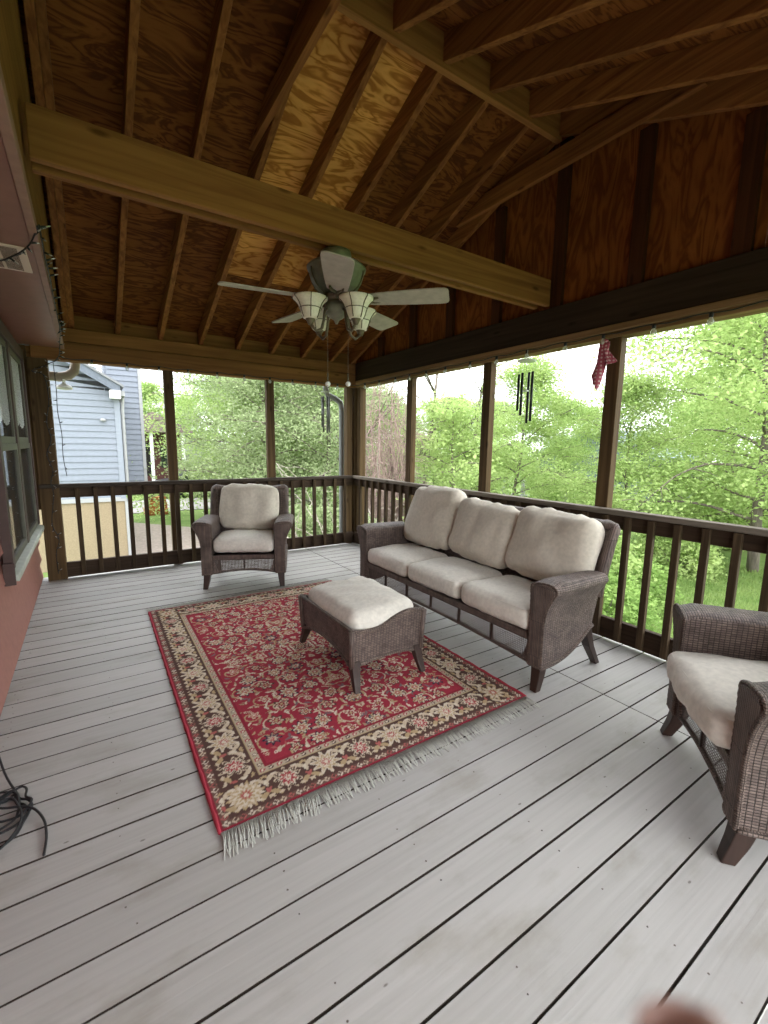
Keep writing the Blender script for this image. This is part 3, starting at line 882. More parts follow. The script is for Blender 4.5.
# ------------------------------------------------------------------ ottoman
def ottoman():
    t = thing('ottoman', 'wicker ottoman with a cream cushion standing on the red rug', 'ottoman', (-1.495, -2.70, 0.0125))
    hx, hy = 0.240, 0.335
    # height of the saddle edge across x, u in 0..1 from left to right
    def zt(u): return 0.338 - 0.020 * math.sin(PI * min(1, u / 0.55)) * (u < 0.55) + 0.045 * sstep(0.35, 0.80, u) - 0.012 * sstep(0.82, 1.0, u)
    def zbx(u): return 0.150 + 0.028 * (1 - (2 * u - 1) ** 2) - 0.03
    def zby(v): return 0.140 + 0.062 * (1 - (2 * v - 1) ** 2) - 0.02
    # end panels (across x)
    for s in (-1, 1):
        rings = []
        for i in range(25):
            u = i / 24; x = -hx + 2 * hx * u
            flare = 0.012
            z1 = zt(u); z0 = zbx(u)
            y = s * hy
            rings.append([(x * 0.97, y * 0.985, z0), (x, y, (z0 + z1) / 2), (x * 1.03, y * 1.03, z1), (x * 1.03, y * 1.03 - s * 0.022, z1 + 0.003), (x * 0.97, y - s * 0.03, z0)])
        MB().loft(rings).build('end_panel', M['wicker'], t, uv=True)
        MB().tube([(r_[2][0], r_[2][1] - s * 0.01, r_[2][2]) for r_ in rings], 0.013, 8).build('rim_braid', M['braid'], t, smooth=True, uv=True)
        MB().tube([(r_[0][0], r_[0][1], r_[0][2]) for r_ in rings], 0.010, 8).build('lower_braid', M['braid'], t, smooth=True, uv=True)
    for s in (-1, 1):
        rings = []
        ze = zt(0 if s < 0 else 1)
        for i in range(25):
            v = i / 24; y = -hy + 2 * hy * v
            z0 = zby(v); x = s * hx
            rings.append([(x * 0.97, y * 0.985, z0), (x, y, (z0 + ze) / 2), (x * 1.03, y * 1.03, ze), (x * 1.03 - s * 0.022, y * 1.03, ze + 0.003), (x * 0.97 - s * 0.03, y * 0.985, z0)])
        MB().loft(rings).build('side_panel', M['ribs'] if False else M['wicker'], t, uv=True)
        MB().tube([(r_[2][0] - s * 0.008, r_[2][1], r_[2][2]) for r_ in rings], 0.012, 8).build('rim_braid', M['braid'], t, smooth=True, uv=True)
        MB().tube([r_[0] for r_ in rings], 0.010, 8).build('lower_braid', M['braid'], t, smooth=True, uv=True)
    for sx in (-1, 1):
        for sy in (-1, 1):
            MB().tube([(sx * hx * 0.975, sy * hy * 0.985, 0.13), (sx * hx, sy * hy, 0.24), (sx * hx * 1.025, sy * hy * 1.025, zt(0 if sx < 0 else 1))], 0.017, 8).build('corner_post', M['ribs'], t, smooth=True, uv=True)
            a = Vector((sx * (hx - 0.03), sy * (hy - 0.025), 0.155)); b = Vector((sx * (hx - 0.015), sy * (hy + 0.035), 0.0))
            mk = lambda c, r: [(c.x - r, c.y - r, c.z), (c.x + r, c.y - r, c.z), (c.x + r, c.y + r, c.z), (c.x - r, c.y + r, c.z)]
            m_ = a.lerp(b, 0.5) + (a - b) * Vector((1, 1, 0)).length * 0.0
            m_.x += (a.x - b.x) * 0.08; m_.y += (a.y - b.y) * 0.08
            MB().loft([mk(b, 0.016), mk(m_, 0.022), mk(a, 0.028)]).build('leg', M['darkwood'], t, bevel=0.003)
    MB().box(-hx + 0.035, hx - 0.035, -hy + 0.03, hy - 0.03, 0.20, 0.245).build('seat_platform', M['darkwood'], t)
    # cushion lying in the saddle
    c = cushion_mb(0.450, 0.632, 0.130, crown=0.030, r=0.05, n=26, seed=31, wr=0.004)
    out = []
    for (x, y, z) in c.v:
        u = (x + 0.24) / 0.48
        z += 0.018 * sstep(0.25, 0.85, u) + 0.006 * math.sin(y * 34 + x * 9 + 2.0 * math.sin(x * 11)) * (z > 0.09) * max(0.0, 1 - abs(2 * u - 1) ** 3)
        out.append((x, y, z + 0.278))
    c.v = out
    c.build('seat_cushion', M['cream'], t, smooth=True)
    return t
ottoman()

# ------------------------------------------------------------------ rug
def build_rug():
    RW, RL = 1.60, 2.40
    nx, ny = 330, 495
    xs = (np.arange(nx) + 0.5) / nx * RW; ys = (np.arange(ny) + 0.5) / ny * RL
    X, Y = np.meshgrid(xs, ys)
    red = np.array([0.33, 0.034, 0.056]); red2 = np.array([0.26, 0.025, 0.042]); cream = np.array([0.58, 0.47, 0.35]); ivory = np.array([0.66, 0.57, 0.46])
    gold = np.array([0.45, 0.33, 0.19]); navy = np.array([0.035, 0.028, 0.045]); brown = np.array([0.095, 0.052, 0.043]); rose = np.array([0.42, 0.12, 0.11])
    blue = np.array([0.20, 0.13, 0.14]); olive = np.array([0.36, 0.26, 0.17])
    img = np.empty((ny, nx, 3)); img[:] = red
    r = np.random.RandomState(4)
    def stamp(mask, col, x0, x1, y0, y1):
        pass
    def region(cx, cy, R):
        i0 = max(0, int((cx - R) / RW * nx)); i1 = min(nx, int((cx + R) / RW * nx) + 2)
        j0 = max(0, int((cy - R) / RL * ny)); j1 = min(ny, int((cy + R) / RL * ny) + 2)
        return slice(j0, j1), slice(i0, i1)
    def rosette(cx, cy, R, cols, petals=8, ph=0.0, ell=1.0, ang=0.0):
        sl = region(cx, cy, R * 1.3)
        if sl[0].start >= sl[0].stop or sl[1].start >= sl[1].stop: return
        dx, dy = X[sl] - cx, Y[sl] - cy
        ca, sa = math.cos(ang), math.sin(ang)
        u, v = dx * ca + dy * sa, (-dx * sa + dy * ca) / ell
        d = np.hypot(u, v) + 1e-9; a = np.arctan2(v, u)
        rad = R * (0.78 + 0.22 * np.cos(petals * a + ph))
        q = d / rad
        edges = np.linspace(1.0, 0, len(cols) + 1)
        sub = img[sl]
        for k, c in enumerate(cols):
            m = q < edges[k]
            sub[m] = c
        img[sl] = sub
    def leaf(cx, cy, L, W, ang, col, mid=None):
        sl = region(cx, cy, L)
        if sl[0].start >= sl[0].stop or sl[1].start >= sl[1].stop: return
        dx, dy = X[sl] - cx, Y[sl] - cy
        ca, sa = math.cos(ang), math.sin(ang)
        u, v = dx * ca + dy * sa, -dx * sa + dy * ca
        v = v - 0.5 * (u * u) / L
        m = (np.abs(u) < L / 2) & (np.abs(v) < W / 2 * np.clip(1 - (2 * u / L) ** 2, 0, 1) ** 0.8)
        sub = img[sl]; sub[m] = col
        if mid is not None:
            m2 = m & (np.abs(v) < W * 0.13) & (np.abs(u) < L * 0.33); sub[m2] = mid
        img[sl] = sub
    def vine(pts, w, col):
        for (a, b) in zip(pts[:-1], pts[1:]):
            cx, cy = (a[0] + b[0]) / 2, (a[1] + b[1]) / 2; L = math.hypot(b[0] - a[0], b[1] - a[1])
            sl = region(cx, cy, L)
            if sl[0].start >= sl[0].stop or sl[1].start >= sl[1].stop: continue
            t_ = np.clip(((X[sl] - a[0]) * (b[0] - a[0]) + (Y[sl] - a[1]) * (b[1] - a[1])) / (L * L + 1e-12), 0, 1)
            d = np.hypot(X[sl] - a[0] - t_ * (b[0] - a[0]), Y[sl] - a[1] - t_ * (b[1] - a[1]))
            sub = img[sl]; sub[d < w / 2] = col; img[sl] = sub
    BW = 0.245
    # field: quarter design mirrored on both axes
    cx0, cy0 = RW / 2, RL / 2
    quarter = []
    fw, fl = RW / 2 - BW, RL / 2 - BW
    for j in range(9):
        for i in range(5):
            x = (i + 0.5 * (j % 2)) * fw / 4.0 + r.uniform(-0.015, 0.015); y = j * fl / 8.2 + r.uniform(-0.015, 0.015)
            if x < fw - 0.02 and y < fl - 0.02: quarter.append((x, y, r.randint(0, 6), r.uniform(0, 6.28), r.uniform(0.85, 1.15)))
    def mirror4(x, y):
        s = {(round(cx0 + sx * x, 4), round(cy0 + sy * y, 4), sx, sy) for sx in (-1, 1) for sy in (-1, 1)}
        return s
    for (x, y, k, a, sc) in quarter:          # scrolling vines first
        for (px, py, sx, sy) in mirror4(x, y):
            aa = a
            pts = [(px + sx * (0.02 + 0.052 * sc * (q / 12) ** 0.8 * math.cos(aa + q * 0.42)) , py + sy * 0.058 * sc * (q / 12) ** 0.8 * math.sin(aa + q * 0.42)) for q in range(2, 14)]
            vine(pts, 0.0075, cream if k % 2 else gold)
            for q in range(6):
                b = aa + q * 1.05
                ex, ey = px + sx * 0.078 * math.cos(b), py + sy * 0.078 * math.sin(b)
                leaf(ex, ey, 0.042, 0.014, math.atan2(sy * math.cos(b), -sx * math.sin(b)), [cream, gold, ivory, cream, olive, blue][(q + k) % 6], None)
    for (x, y, k, a, sc) in quarter:
        for (px, py, sx, sy) in mirror4(x, y):
            if k in (0, 3): rosette(px, py, 0.052 * sc, [navy, ivory, gold, rose, ivory], 8, ell=1.0)
            elif k == 1: rosette(px, py, 0.042 * sc, [brown, cream, red2, gold], 6, a)
            elif k == 2: rosette(px, py, 0.036 * sc, [cream, rose, ivory], 5, a)
            elif k == 4: rosette(px, py, 0.045 * sc, [navy, blue, cream, rose], 8, a)
            else: rosette(px, py, 0.028 * sc, [ivory, red2, gold], 6, a)
    for q in range(260):                       # small buds
        x, y = r.uniform(0, fw), r.uniform(0, fl)
        c = [cream, gold, ivory, rose, olive][r.randint(0, 5)]
        k = r.randint(0, 2); a = r.uniform(0, 6.28)
        if img[min(ny - 1, int((cy0 + y) / RL * ny)), min(nx - 1, int((cx0 + x) / RW * nx))][0] < 0.29: continue
        for (px, py, sx, sy) in mirror4(x, y):
            if k == 0: rosette(px, py, 0.011, [c, red2], 5)
            else: leaf(px, py, 0.03, 0.011, (a if sx * sy > 0 else -a), c)
    # the border repaints the margin
    e = np.minimum(np.minimum(X, RW - X), np.minimum(Y, RL - Y))
    inb = e < BW
    img[inb] = brown
    def band(a, b, col): img[(e >= a) & (e < b)] = col
    band(0.0, 0.014, red2); band(0.014, 0.046, brown * 1.6); band(0.046, 0.052, brown); band(0.198, 0.204, gold); band(0.204, 0.234, cream * 0.8); band(0.234, BW, red2)
    def along_border(off, step):
        """points on the rectangle inset by off, with the inward angle"""
        pts = []
        for (x0, y0, x1, y1, a) in ((off, off, RW - off, off, PI / 2), (RW - off, off, RW - off, RL - off, PI), (RW - off, RL - off, off, RL - off, -PI / 2), (off, RL - off, off, off, 0)):
            L = math.hypot(x1 - x0, y1 - y0); m = max(1, round(L / step))
            for i in range(m): pts.append((x0 + (x1 - x0) * i / m, y0 + (y1 - y0) * i / m, a, i))
        return pts
    for (x, y, a, i) in along_border(0.030, 0.03):
        rosette(x, y, 0.0135, [[ivory, cream, rose][i % 3], brown], 4)
    for (x, y, a, i) in along_border(0.219, 0.036):
        rosette(x, y, 0.0135, [[red, brown][i % 2], ivory], 5)
    mid = 0.125
    pts = along_border(mid, 0.175)
    for (x, y, a, i) in pts:                    # scrolling leaves between palmettes
        tx, ty = -math.sin(a), math.cos(a)
        for s in (-1, 1):
            for (dl, dn, L, W, da, c) in ((0.062, 0.042, 0.06, 0.022, 0.7, cream), (0.062, -0.042, 0.06, 0.022, -0.7, gold), (0.088, 0.02, 0.035, 0.014, 1.4, ivory), (0.088, -0.022, 0.035, 0.014, -1.3, rose), (0.045, 0.055, 0.03, 0.012, 0.2, ivory), (0.045, -0.055, 0.03, 0.012, 0.2, cream), (0.085, 0.055, 0.03, 0.013, 0.3, gold), (0.085, -0.055, 0.03, 0.013, 0.5, cream)):
                px, py = x + tx * dl * s + math.cos(a) * dn, y + ty * dl * s + math.sin(a) * dn
                leaf(px, py, L, W, a + PI / 2 + da * s, c)
            vine([(x + tx * (0.03 + 0.055 * q / 6) * s + math.cos(a) * 0.045 * math.sin(q / 6 * PI), y + ty * (0.03 + 0.055 * q / 6) * s + math.sin(a) * 0.045 * math.sin(q / 6 * PI)) for q in range(7)], 0.006, cream)
    for (x, y, a, i) in pts:
        if i % 2: rosette(x, y, 0.070, [cream, brown, ivory, rose, red, ivory, rose], 9, ell=0.85, ang=a)
        else: rosette(x, y, 0.070, [ivory, cream, gold, ivory, rose, ivory], 10, ell=1.0, ang=a)
    for (x, y) in ((mid, mid), (RW - mid, mid), (mid, RL - mid), (RW - mid, RL - mid)):
        rosette(x, y, 0.075, [gold, cream, ivory, gold, rose, ivory], 10)
    # woven graininess
    img *= (0.92 + 0.16 * r.rand(ny, nx, 1))
    img = np.clip(img, 0.005, 1)
    # mesh
    t = thing('rug', 'red patterned oriental rug with a dark floral border', 'rug', (-1.745, -2.38, 0.0), 0.0)
    gx = np.linspace(-RW / 2, RW / 2, nx); gy = np.linspace(-RL / 2, RL / 2, ny)
    VX, VY = np.meshgrid(gx, gy)
    skew = 0.014
    VX2 = VX + skew * (VY / (RL / 2)) * 1.0
    VZ = 0.0095 + 0.0011 * np.sin(VX * 9 + 1.3 * VY) + 0.0009 * np.sin(VY * 7)
    co = np.stack([VX2, VY, VZ], -1).reshape(-1, 3)
    idx = np.arange(nx * ny).reshape(ny, nx)
    q = np.stack([idx[:-1, :-1], idx[:-1, 1:], idx[1:, 1:], idx[1:, :-1]], -1).reshape(-1, 4)
    me = bpy.data.meshes.new('pile')
    me.vertices.add(len(co)); me.vertices.foreach_set('co', co.ravel())
    me.loops.add(q.size); me.loops.foreach_set('vertex_index', q.ravel().astype(np.int32))
    me.polygons.add(len(q)); me.polygons.foreach_set('loop_start', np.arange(0, q.size, 4, dtype=np.int32))
    me.update(calc_edges=True)
    at = me.attributes.new('pile', 'FLOAT_COLOR', 'POINT')
    at.data.foreach_set('color', np.concatenate([img.reshape(-1, 3), np.ones((nx * ny, 1))], 1).astype(np.float32).ravel())
    me.materials.append(M['rug'])
    o = bpy.data.objects.new('pile', me); COL.objects.link(o); o.parent = t
    # backing and red bound long edges
    sk = lambda y: skew * y / (RL / 2)
    bk = MB()
    bk.hexa([(-RW / 2 + sk(-RL / 2), -RL / 2, 0.001), (RW / 2 + sk(-RL / 2), -RL / 2, 0.001), (RW / 2 + sk(RL / 2), RL / 2, 0.001), (-RW / 2 + sk(RL / 2), RL / 2, 0.001)],
            [(-RW / 2 + sk(-RL / 2), -RL / 2, 0.0055), (RW / 2 + sk(-RL / 2), -RL / 2, 0.0055), (RW / 2 + sk(RL / 2), RL / 2, 0.0055), (-RW / 2 + sk(RL / 2), RL / 2, 0.0055)])
    bk.build('backing', M['fringe'], t)
    for s in (-1, 1):
        pts = [(s * (RW / 2 + 0.002) + sk(-RL / 2 + RL * i / 60) + r.uniform(-0.001, 0.001), -RL / 2 + RL * i / 60, 0.007) for i in range(61)]
        MB().tube(pts, [0.0075 + 0.0015 * (i % 3 - 1) for i in range(61)], 6).build('bound_edge', M['rugback'], t, smooth=True)
    for s in (-1, 1):
        mb = MB(); n = 300
        for i in range(n):
            x = -RW / 2 + RW * (i + 0.5) / n + sk(s * RL / 2)
            L = r.uniform(0.075, 0.11); sw = r.uniform(-0.018, 0.018) - 0.012
            y0 = s * RL / 2
            mb.tube([(x, y0, 0.007), (x + sw * 0.35, y0 + s * L * 0.4, 0.0055 + r.uniform(0, 0.004)), (x + sw, y0 + s * L, 0.0035)], [0.0030, 0.0029, 0.0016], 4)
        f = mb.build('fringe', M['fringe'], t, smooth=True)
        f['kind'] = 'stuff'
build_rug()

# ------------------------------------------------------------------ cable coil
def cable():
    r = random.Random(11)
    c = Vector((-3.20, -3.12, 0))
    pts = [(-3.285, -2.62, 0.33), (-3.26, -2.72, 0.13), (-3.215, -2.86, 0.03), (-3.165, -2.99, 0.010), (-3.155, -3.04, 0.008)]
    for k in range(70):
        a = k * 0.47 + 1.2
        lay = k // 14
        R = [0.105, 0.075, 0.12, 0.085, 0.10][lay % 5] + r.uniform(-0.012, 0.012)
        ox, oy = [(0, 0), (0.02, 0.07), (-0.02, -0.03), (0.015, 0.03), (-0.02, 0.05)][lay % 5]
        pts.append((max(-3.275, c.x + ox + R * 0.75 * math.cos(a)), c.y + oy + R * math.sin(a) * 1.1, 0.006 + 0.006 * (lay % 3) + r.uniform(0, 0.003)))
    pts += [(-3.20, -3.06, 0.02), (-3.12, -3.10, 0.018), (-3.075, -3.18, 0.012), (-3.06, -3.27, 0.007), (-3.062, -3.355, 0.006)]
    dense = []
    P = [Vector(p) for p in pts]
    for i in range(len(P) - 1):
        p0 = P[max(0, i - 1)]; p1 = P[i]; p2 = P[i + 1]; p3 = P[min(len(P) - 1, i + 2)]
        for q in range(5):
            u = q / 5
            dense.append(0.5 * ((2 * p1) + (-p0 + p2) * u + (2 * p0 - 5 * p1 + 4 * p2 - p3) * u * u + (-p0 + 3 * p1 - 3 * p2 + p3) * u ** 3))
    dense.append(P[-1])
    o = MB().tube(dense, 0.0042, 7).build('power_cable', M['black_cable'], origin=(c.x, c.y, 0.0), smooth=True)
    tag(o, 'loosely coiled black cable on the deck beside the house wall', 'cable')
cable()

# ------------------------------------------------------------------ seat everything on the true deck level
KS = 0.96
EYE = Vector((-2.8526, -5.0168, 1.3452))
for o in DECK + [q for q in bpy.data.objects if q.parent is None and q.name.split('.')[0] in ('sofa', 'armchair', 'ottoman', 'rug', 'power_cable')]:
    o.location = EYE + (Vector(o.location) - EYE) * KS
    o.scale = (KS, KS, KS)
# ------------------------------------------------------------------ ceiling fan
def fan():
    cx, cy, zt = -1.69, -2.78, 2.343
    t = thing('ceiling_fan', 'five blade ceiling fan with four glass lamps hanging from the tie beam', 'ceiling fan', (cx, cy, zt))
    MB().lathe([(0.055, 0.0), (0.074, -0.004), (0.078, -0.02), (0.074, -0.045), (0.055, -0.06), (0.03, -0.066)], seg=28).build('canopy', M['fan_metal'], t, smooth=True)
    # bowl housing: wide shoulder at the top, rounding down to the flywheel
    MB().lathe([(r_, -0.06 + (z_ + 0.06) * 0.85) for r_, z_ in [(0.03, -0.06), (0.10, -0.066), (0.142, -0.078), (0.155, -0.092), (0.152, -0.106), (0.143, -0.112), (0.141, -0.135), (0.132, -0.168), (0.114, -0.202), (0.092, -0.226), (0.07, -0.242), (0.06, -0.25)]], seg=36).build('motor_housing', M['fan_metal'], t, smooth=True)
    mb = MB()
    for k in range(8):
        a = 2 * PI * k / 8
        mb.tube([(math.cos(a) * rr, math.sin(a) * rr, -0.06 + (z + 0.06) * 0.85) for rr, z in ((0.145, -0.112), (0.143, -0.135), (0.134, -0.168), (0.116, -0.202), (0.094, -0.226), (0.072, -0.242))], 0.004, 6)
    mb.build('housing_rib', M['bronze'], t, smooth=True)
    MB().lathe([(0.058, -0.222), (0.085, -0.228), (0.088, -0.247), (0.07, -0.257)], seg=28).build('flywheel', M['bronze'], t, smooth=True)
    MB().lathe([(0.05, -0.256), (0.062, -0.262), (0.066, -0.292), (0.055, -0.317), (0.035, -0.332), (0.014, -0.344), (0.006, -0.362)], seg=24).build('light_hub', M['fan_metal'], t, smooth=True)
    # blades
    for k in range(5):
        a = math.radians(27 + 72 * k)
        R = Matrix.Rotation(a, 4, 'Z') @ Matrix.Rotation(math.radians(-12), 4, 'X')
        prof = [(0.165, 0.045), (0.19, 0.052), (0.28, 0.060), (0.42, 0.068), (0.54, 0.072), (0.575, 0.069), (0.588, 0.058), (0.592, 0.045)]
        out = [(x, w_, 0) for x, w_ in prof] + [(x, -w_, 0) for x, w_ in reversed(prof)]
        mb = MB().loft([[(x, y, -0.278) for x, y, z in out], [(x, y, -0.271) for x, y, z in out]])
        for i, p in enumerate(mb.v):
            mb.v[i] = tuple((Matrix.Translation((0, 0, -0.247)) @ R @ Matrix.Translation((0, 0, 0.275))) @ Vector(p))
        b = mb.build('blade', M['fan_blade'], t, bevel=0.002)
        br = MB()
        br.tube([(0.08, 0, -0.27), (0.12, 0.0, -0.287), (0.165, 0.0, -0.283)], [0.012, 0.011, 0.010], 8)
        br.tube([(0.16, 0.0, -0.283), (0.20, 0.028, -0.281), (0.235, 0.034, -0.280)], [0.009, 0.008, 0.006], 6)
        br.tube([(0.16, 0.0, -0.283), (0.20, -0.028, -0.281), (0.235, -0.034, -0.280)], [0.009, 0.008, 0.006], 6)
        xform(br, Matrix.Translation((0, 0, 0.028)) @ Matrix.Rotation(a, 4, 'Z'))
        br.build('blade_bracket', M['bronze'], b, smooth=True)
    # lamps: bowls opening upward, cradled by curved arms
    for k in range(4):
        a = math.radians(-171 + 90 * k)
        ca, sa = math.cos(a), math.sin(a); d = 0.165
        c = (ca * d, sa * d, -0.368)
        outer = [(0.024, 0.0), (0.036, 0.004), (0.044, 0.020), (0.052, 0.046), (0.063, 0.070), (0.078, 0.088), (0.087, 0.094), (0.088, 0.104), (0.082, 0.104), (0.073, 0.092), (0.057, 0.072), (0.046, 0.046), (0.037, 0.022), (0.02, 0.012)]
        sh = MB().lathe(outer, c, 28).build('lamp_shade', M['lamp_glass'], t, smooth=True)
        rb_ = MB()
        for q in range(6):
            b = 2 * PI * q / 6 + a
            rb_.tube([(c[0] + math.cos(b) * (r_ + 0.002), c[1] + math.sin(b) * (r_ + 0.002), c[2] + z) for r_, z in outer[1:8]], 0.0026, 5)
        rb_.tube([(c[0] + math.cos(2 * PI * q / 24) * 0.0555, c[1] + math.sin(2 * PI * q / 24) * 0.0560, c[2] + 0.050) for q in range(25)], 0.0022, 5, cap=False)
        rb_.build('shade_rib', M['bronze'], sh, smooth=True)
        arm = MB().tube([(ca * 0.045, sa * 0.045, -0.285), (ca * 0.075, sa * 0.075, -0.31), (ca * 0.083, sa * 0.083, -0.36), (ca * 0.098, sa * 0.098, -0.405), (ca * 0.13, sa * 0.13, -0.418), (ca * d, sa * d, -0.39)], 0.0075, 8).build('lamp_arm', M['bronze'], t, smooth=True)
        MB().lathe([(0.004, -0.03), (0.012, -0.026), (0.016, -0.016), (0.02, -0.008), (0.027, 0.003), (0.03, 0.012), (0.024, 0.012)], c, 16).build('lamp_socket', M['bronze'], t, smooth=True)
    for (dx, dy, z1) in ((-0.078, -0.05, -0.685), (0.043, -0.05, -0.675)):
        ch = MB().tube([(dx, dy, -0.35), (dx, dy, -0.5), (dx, dy, z1)], 0.0009, 5).build('pull_chain', M['bronze'], t)
        MB().tube([(dx, dy, z1 + 0.055), (dx, dy, z1 + 0.01)], 0.0045, 8).build('chain_rod', M['bronze'], ch, smooth=True)
        MB().ball((dx, dy, z1), 0.0135, 12, 8).build('chain_ball', M['white'], ch, smooth=True)
fan()

# ------------------------------------------------------------------ bulb strings along the headers
def bulb_string(name, label, pts, cord, loc):
    t = thing(name, label, 'string lights', loc)
    L = Vector(loc)
    MB().tube([Vector(p) - L for p in cord], 0.0035, 5).build('cord', M['black_cable'], t, smooth=True)
    first = None
    for p in pts:
        q = Vector(p) - L
        if first is None:
            s = MB().lathe([(0.006, 0.0), (0.011, -0.004), (0.011, -0.022), (0.008, -0.026)], seg=10).build('bulb_socket', M['black_cable'], t, smooth=True)
            s.location = q
            b = MB().lathe([(0.008, -0.025), (0.013, -0.034), (0.0175, -0.045), (0.016, -0.056), (0.009, -0.063), (0.001, -0.066)], seg=14).build('bulb', M['bulb'], s, smooth=True)
            first = (s, b)
        else:
            s = copy_obj(first[0], t, q); copy_obj(first[1], s)
fx_ = [-2.758, -2.481, -2.209, -1.945, -1.663, -1.382, -1.10, -0.835, -0.548, -0.26]
cord = []
for i in range(64):
    x = -2.98 + 2.93 * i / 63
    cord.append((x, -0.047, 2.062 + 0.006 * math.cos((x + 2.758) / 0.277 * 2 * PI)))
bulb_string('string_light', 'clear bulb string along the far header beam', [(x, -0.047, 2.068) for x in fx_], cord, (-2.98, -0.047, 2.06))
ry = [-0.35, -0.66, -0.978, -1.228, -1.50, -1.78, -2.10, -2.40, -2.70, -3.024, -3.298, -3.605, -3.893, -4.16, -4.45]
cord = []
for i in range(80):
    y = -0.06 - 4.7 * i / 79
    cord.append((-0.052, y, 2.058 + 0.006 * math.cos((y + 0.06) / 0.29 * 2 * PI)))
bulb_string('string_light', 'clear bulb string along the right header beam', [(-0.052, y, 2.062) for y in ry], cord, (-0.052, -0.06, 2.06))

# miniature dark string lights on the house side
def mini_lights(name, label, path, n, seed, loc):
    t = thing(name, label, 'string lights', loc); L = Vector(loc)
    path = [Vector(p) - L for p in path]
    # smooth the path
    dense = []
    for i in range(len(path) - 1):
        p0 = path[max(0, i - 1)]; p1 = path[i]; p2 = path[i + 1]; p3 = path[min(len(path) - 1, i + 2)]
        for q in range(10):
            u = q / 10
            dense.append(0.5 * ((2 * p1) + (-p0 + p2) * u + (2 * p0 - 5 * p1 + 4 * p2 - p3) * u * u + (-p0 + 3 * p1 - 3 * p2 + p3) * u ** 3))
    dense.append(path[-1])
    MB().tube(dense, 0.0034, 5).build('cord', M['black_cable'], t, smooth=True)
    r = random.Random(seed)
    for k in range(n):
        p = dense[int((k + 0.5) / n * (len(dense) - 1))]
        d = Vector((r.uniform(-0.4, 1), r.uniform(-1, 1), r.uniform(-0.6, 0.5))).normalized()
        if k % 3 == 0: d = Vector((0.7, r.uniform(-0.6, 0.6), 0.3)).normalized()
        s = MB().tube([p, p + d * 0.022], [0.0048, 0.0042], 6).build('bulb_socket', M['black_cable'], t, smooth=True)
        MB().tube([p + d * 0.021, p + d * 0.034, p + d * 0.041], [0.0032, 0.0030, 0.0006], 6).build('bulb', M['minibulb'], s, smooth=True)
mini_lights('fairy_lights', 'dark miniature light string swagged from the soffit vent to the wooden boarding',
            [(-3.28, -2.35, 2.135), (-3.14, -2.36, 2.105), (-3.05, -2.50, 2.10), (-2.985, -2.62, 2.12), (-2.95, -2.72, 2.16)], 12, 2, (-2.95, -2.72, 2.16))
mini_lights('fairy_lights', 'dark miniature light string running along the soffit edge to the far corner',
            [(-2.945, -2.72, 2.165), (-2.945, -2.45, 2.13), (-2.945, -2.2, 2.14), (-2.948, -1.75, 2.14), (-2.95, -1.35, 2.14), (-2.945, -1.1, 2.10), (-2.955, -0.85, 2.14), (-2.945, -1.0, 2.15), (-2.96, -0.7, 2.12), (-2.975, -0.45, 2.09), (-2.99, -0.25, 2.05), (-3.03, -0.10, 2.02)], 34, 3, (-2.945, -2.72, 2.165))
mini_lights('fairy_lights', 'dark miniature light string wound down the thick corner post',
            [(-3.03, -0.10, 2.02), (-3.13, -0.03, 1.97), (-3.20, -0.02, 1.93), (-3.12, -0.02, 1.90), (-3.10, -0.02, 1.7), (-3.13, -0.02, 1.5), (-3.11, -0.02, 1.35), (-3.15, -0.02, 1.22), (-3.12, -0.02, 1.08), (-3.14, -0.055, 0.97), (-3.13, -0.05, 0.85), (-3.16, -0.05, 0.6), (-3.12, -0.05, 0.45), (-3.15, -0.05, 0.32), (-3.15, -0.03, 0.12)], 40, 4, (-3.15, -0.03, 0.12))
mini_lights('fairy_lights', 'loose dark light strand hanging in the opening beside the corner post',
            [(-3.045, -0.02, 2.03), (-3.04, 0.0, 1.8), (-3.045, 0.0, 1.6), (-3.03, 0.0, 1.4), (-3.035, 0.0, 1.2), (-3.02, 0.0, 1.02)], 5, 6, (-3.045, 0.0, 2.03))

# ------------------------------------------------------------------ wind chimes
def chime(label, loc, tubes, tubemat, hang, ringr, group=None):
    t = thing('wind_chime', label, 'wind chime', loc)
    MB().lathe([(ringr * 0.4, 0.0), (ringr, 0.002), (ringr, 0.012), (ringr * 0.4, 0.014)], (0, 0, 0), 24).build('top_disc', M['clear'], t, smooth=True)
    MB().tube([(0, 0, 0.012), (0, 0, hang)], 0.0016, 5).build('hanging_cord', M['fringe'], t)
    n = len(tubes)
    for i, (a, top, L) in enumerate(tubes):
        x, y = ringr * 0.85 * math.cos(a), ringr * 0.85 * math.sin(a)
        tb = MB().tube([(x, y, top), (x, y, top - L)], 0.0095, 12).build('chime_tube', M[tubemat], t, smooth=True)
        MB().tube([(x, y, 0.0), (x, y, top - 0.005)], 0.0011, 4).build('tube_string', M['fringe'], tb)
    MB().tube([(0, 0, 0.0), (0, 0, -0.28)], 0.0011, 4).build('clapper_cord', M['fringe'], t)
    MB().lathe([(0.004, -0.215), (0.024, -0.213), (0.024, -0.205), (0.004, -0.203)], seg=16).build('clapper', M['clear'], t, smooth=True)
chime('black tube wind chime hanging in the right wall opening above the sofa', (-0.10, -2.745, 1.965),
      [(1.815, -0.085, 0.265), (-2.93, -0.085, 0.305), (0.31, -0.068, 0.375), (-1.53, -0.075, 0.355)], 'black_tube', 0.085, 0.066)
chime('grey tube wind chime hanging in the far opening beside the corner', (-0.425, -0.06, 1.955),
      [(2.6, -0.05, 0.36), (3.6, -0.05, 0.40), (4.7, -0.05, 0.43), (5.8, -0.05, 0.42), (0.5, -0.05, 0.36)], 'grey_tube', 0.095, 0.05)

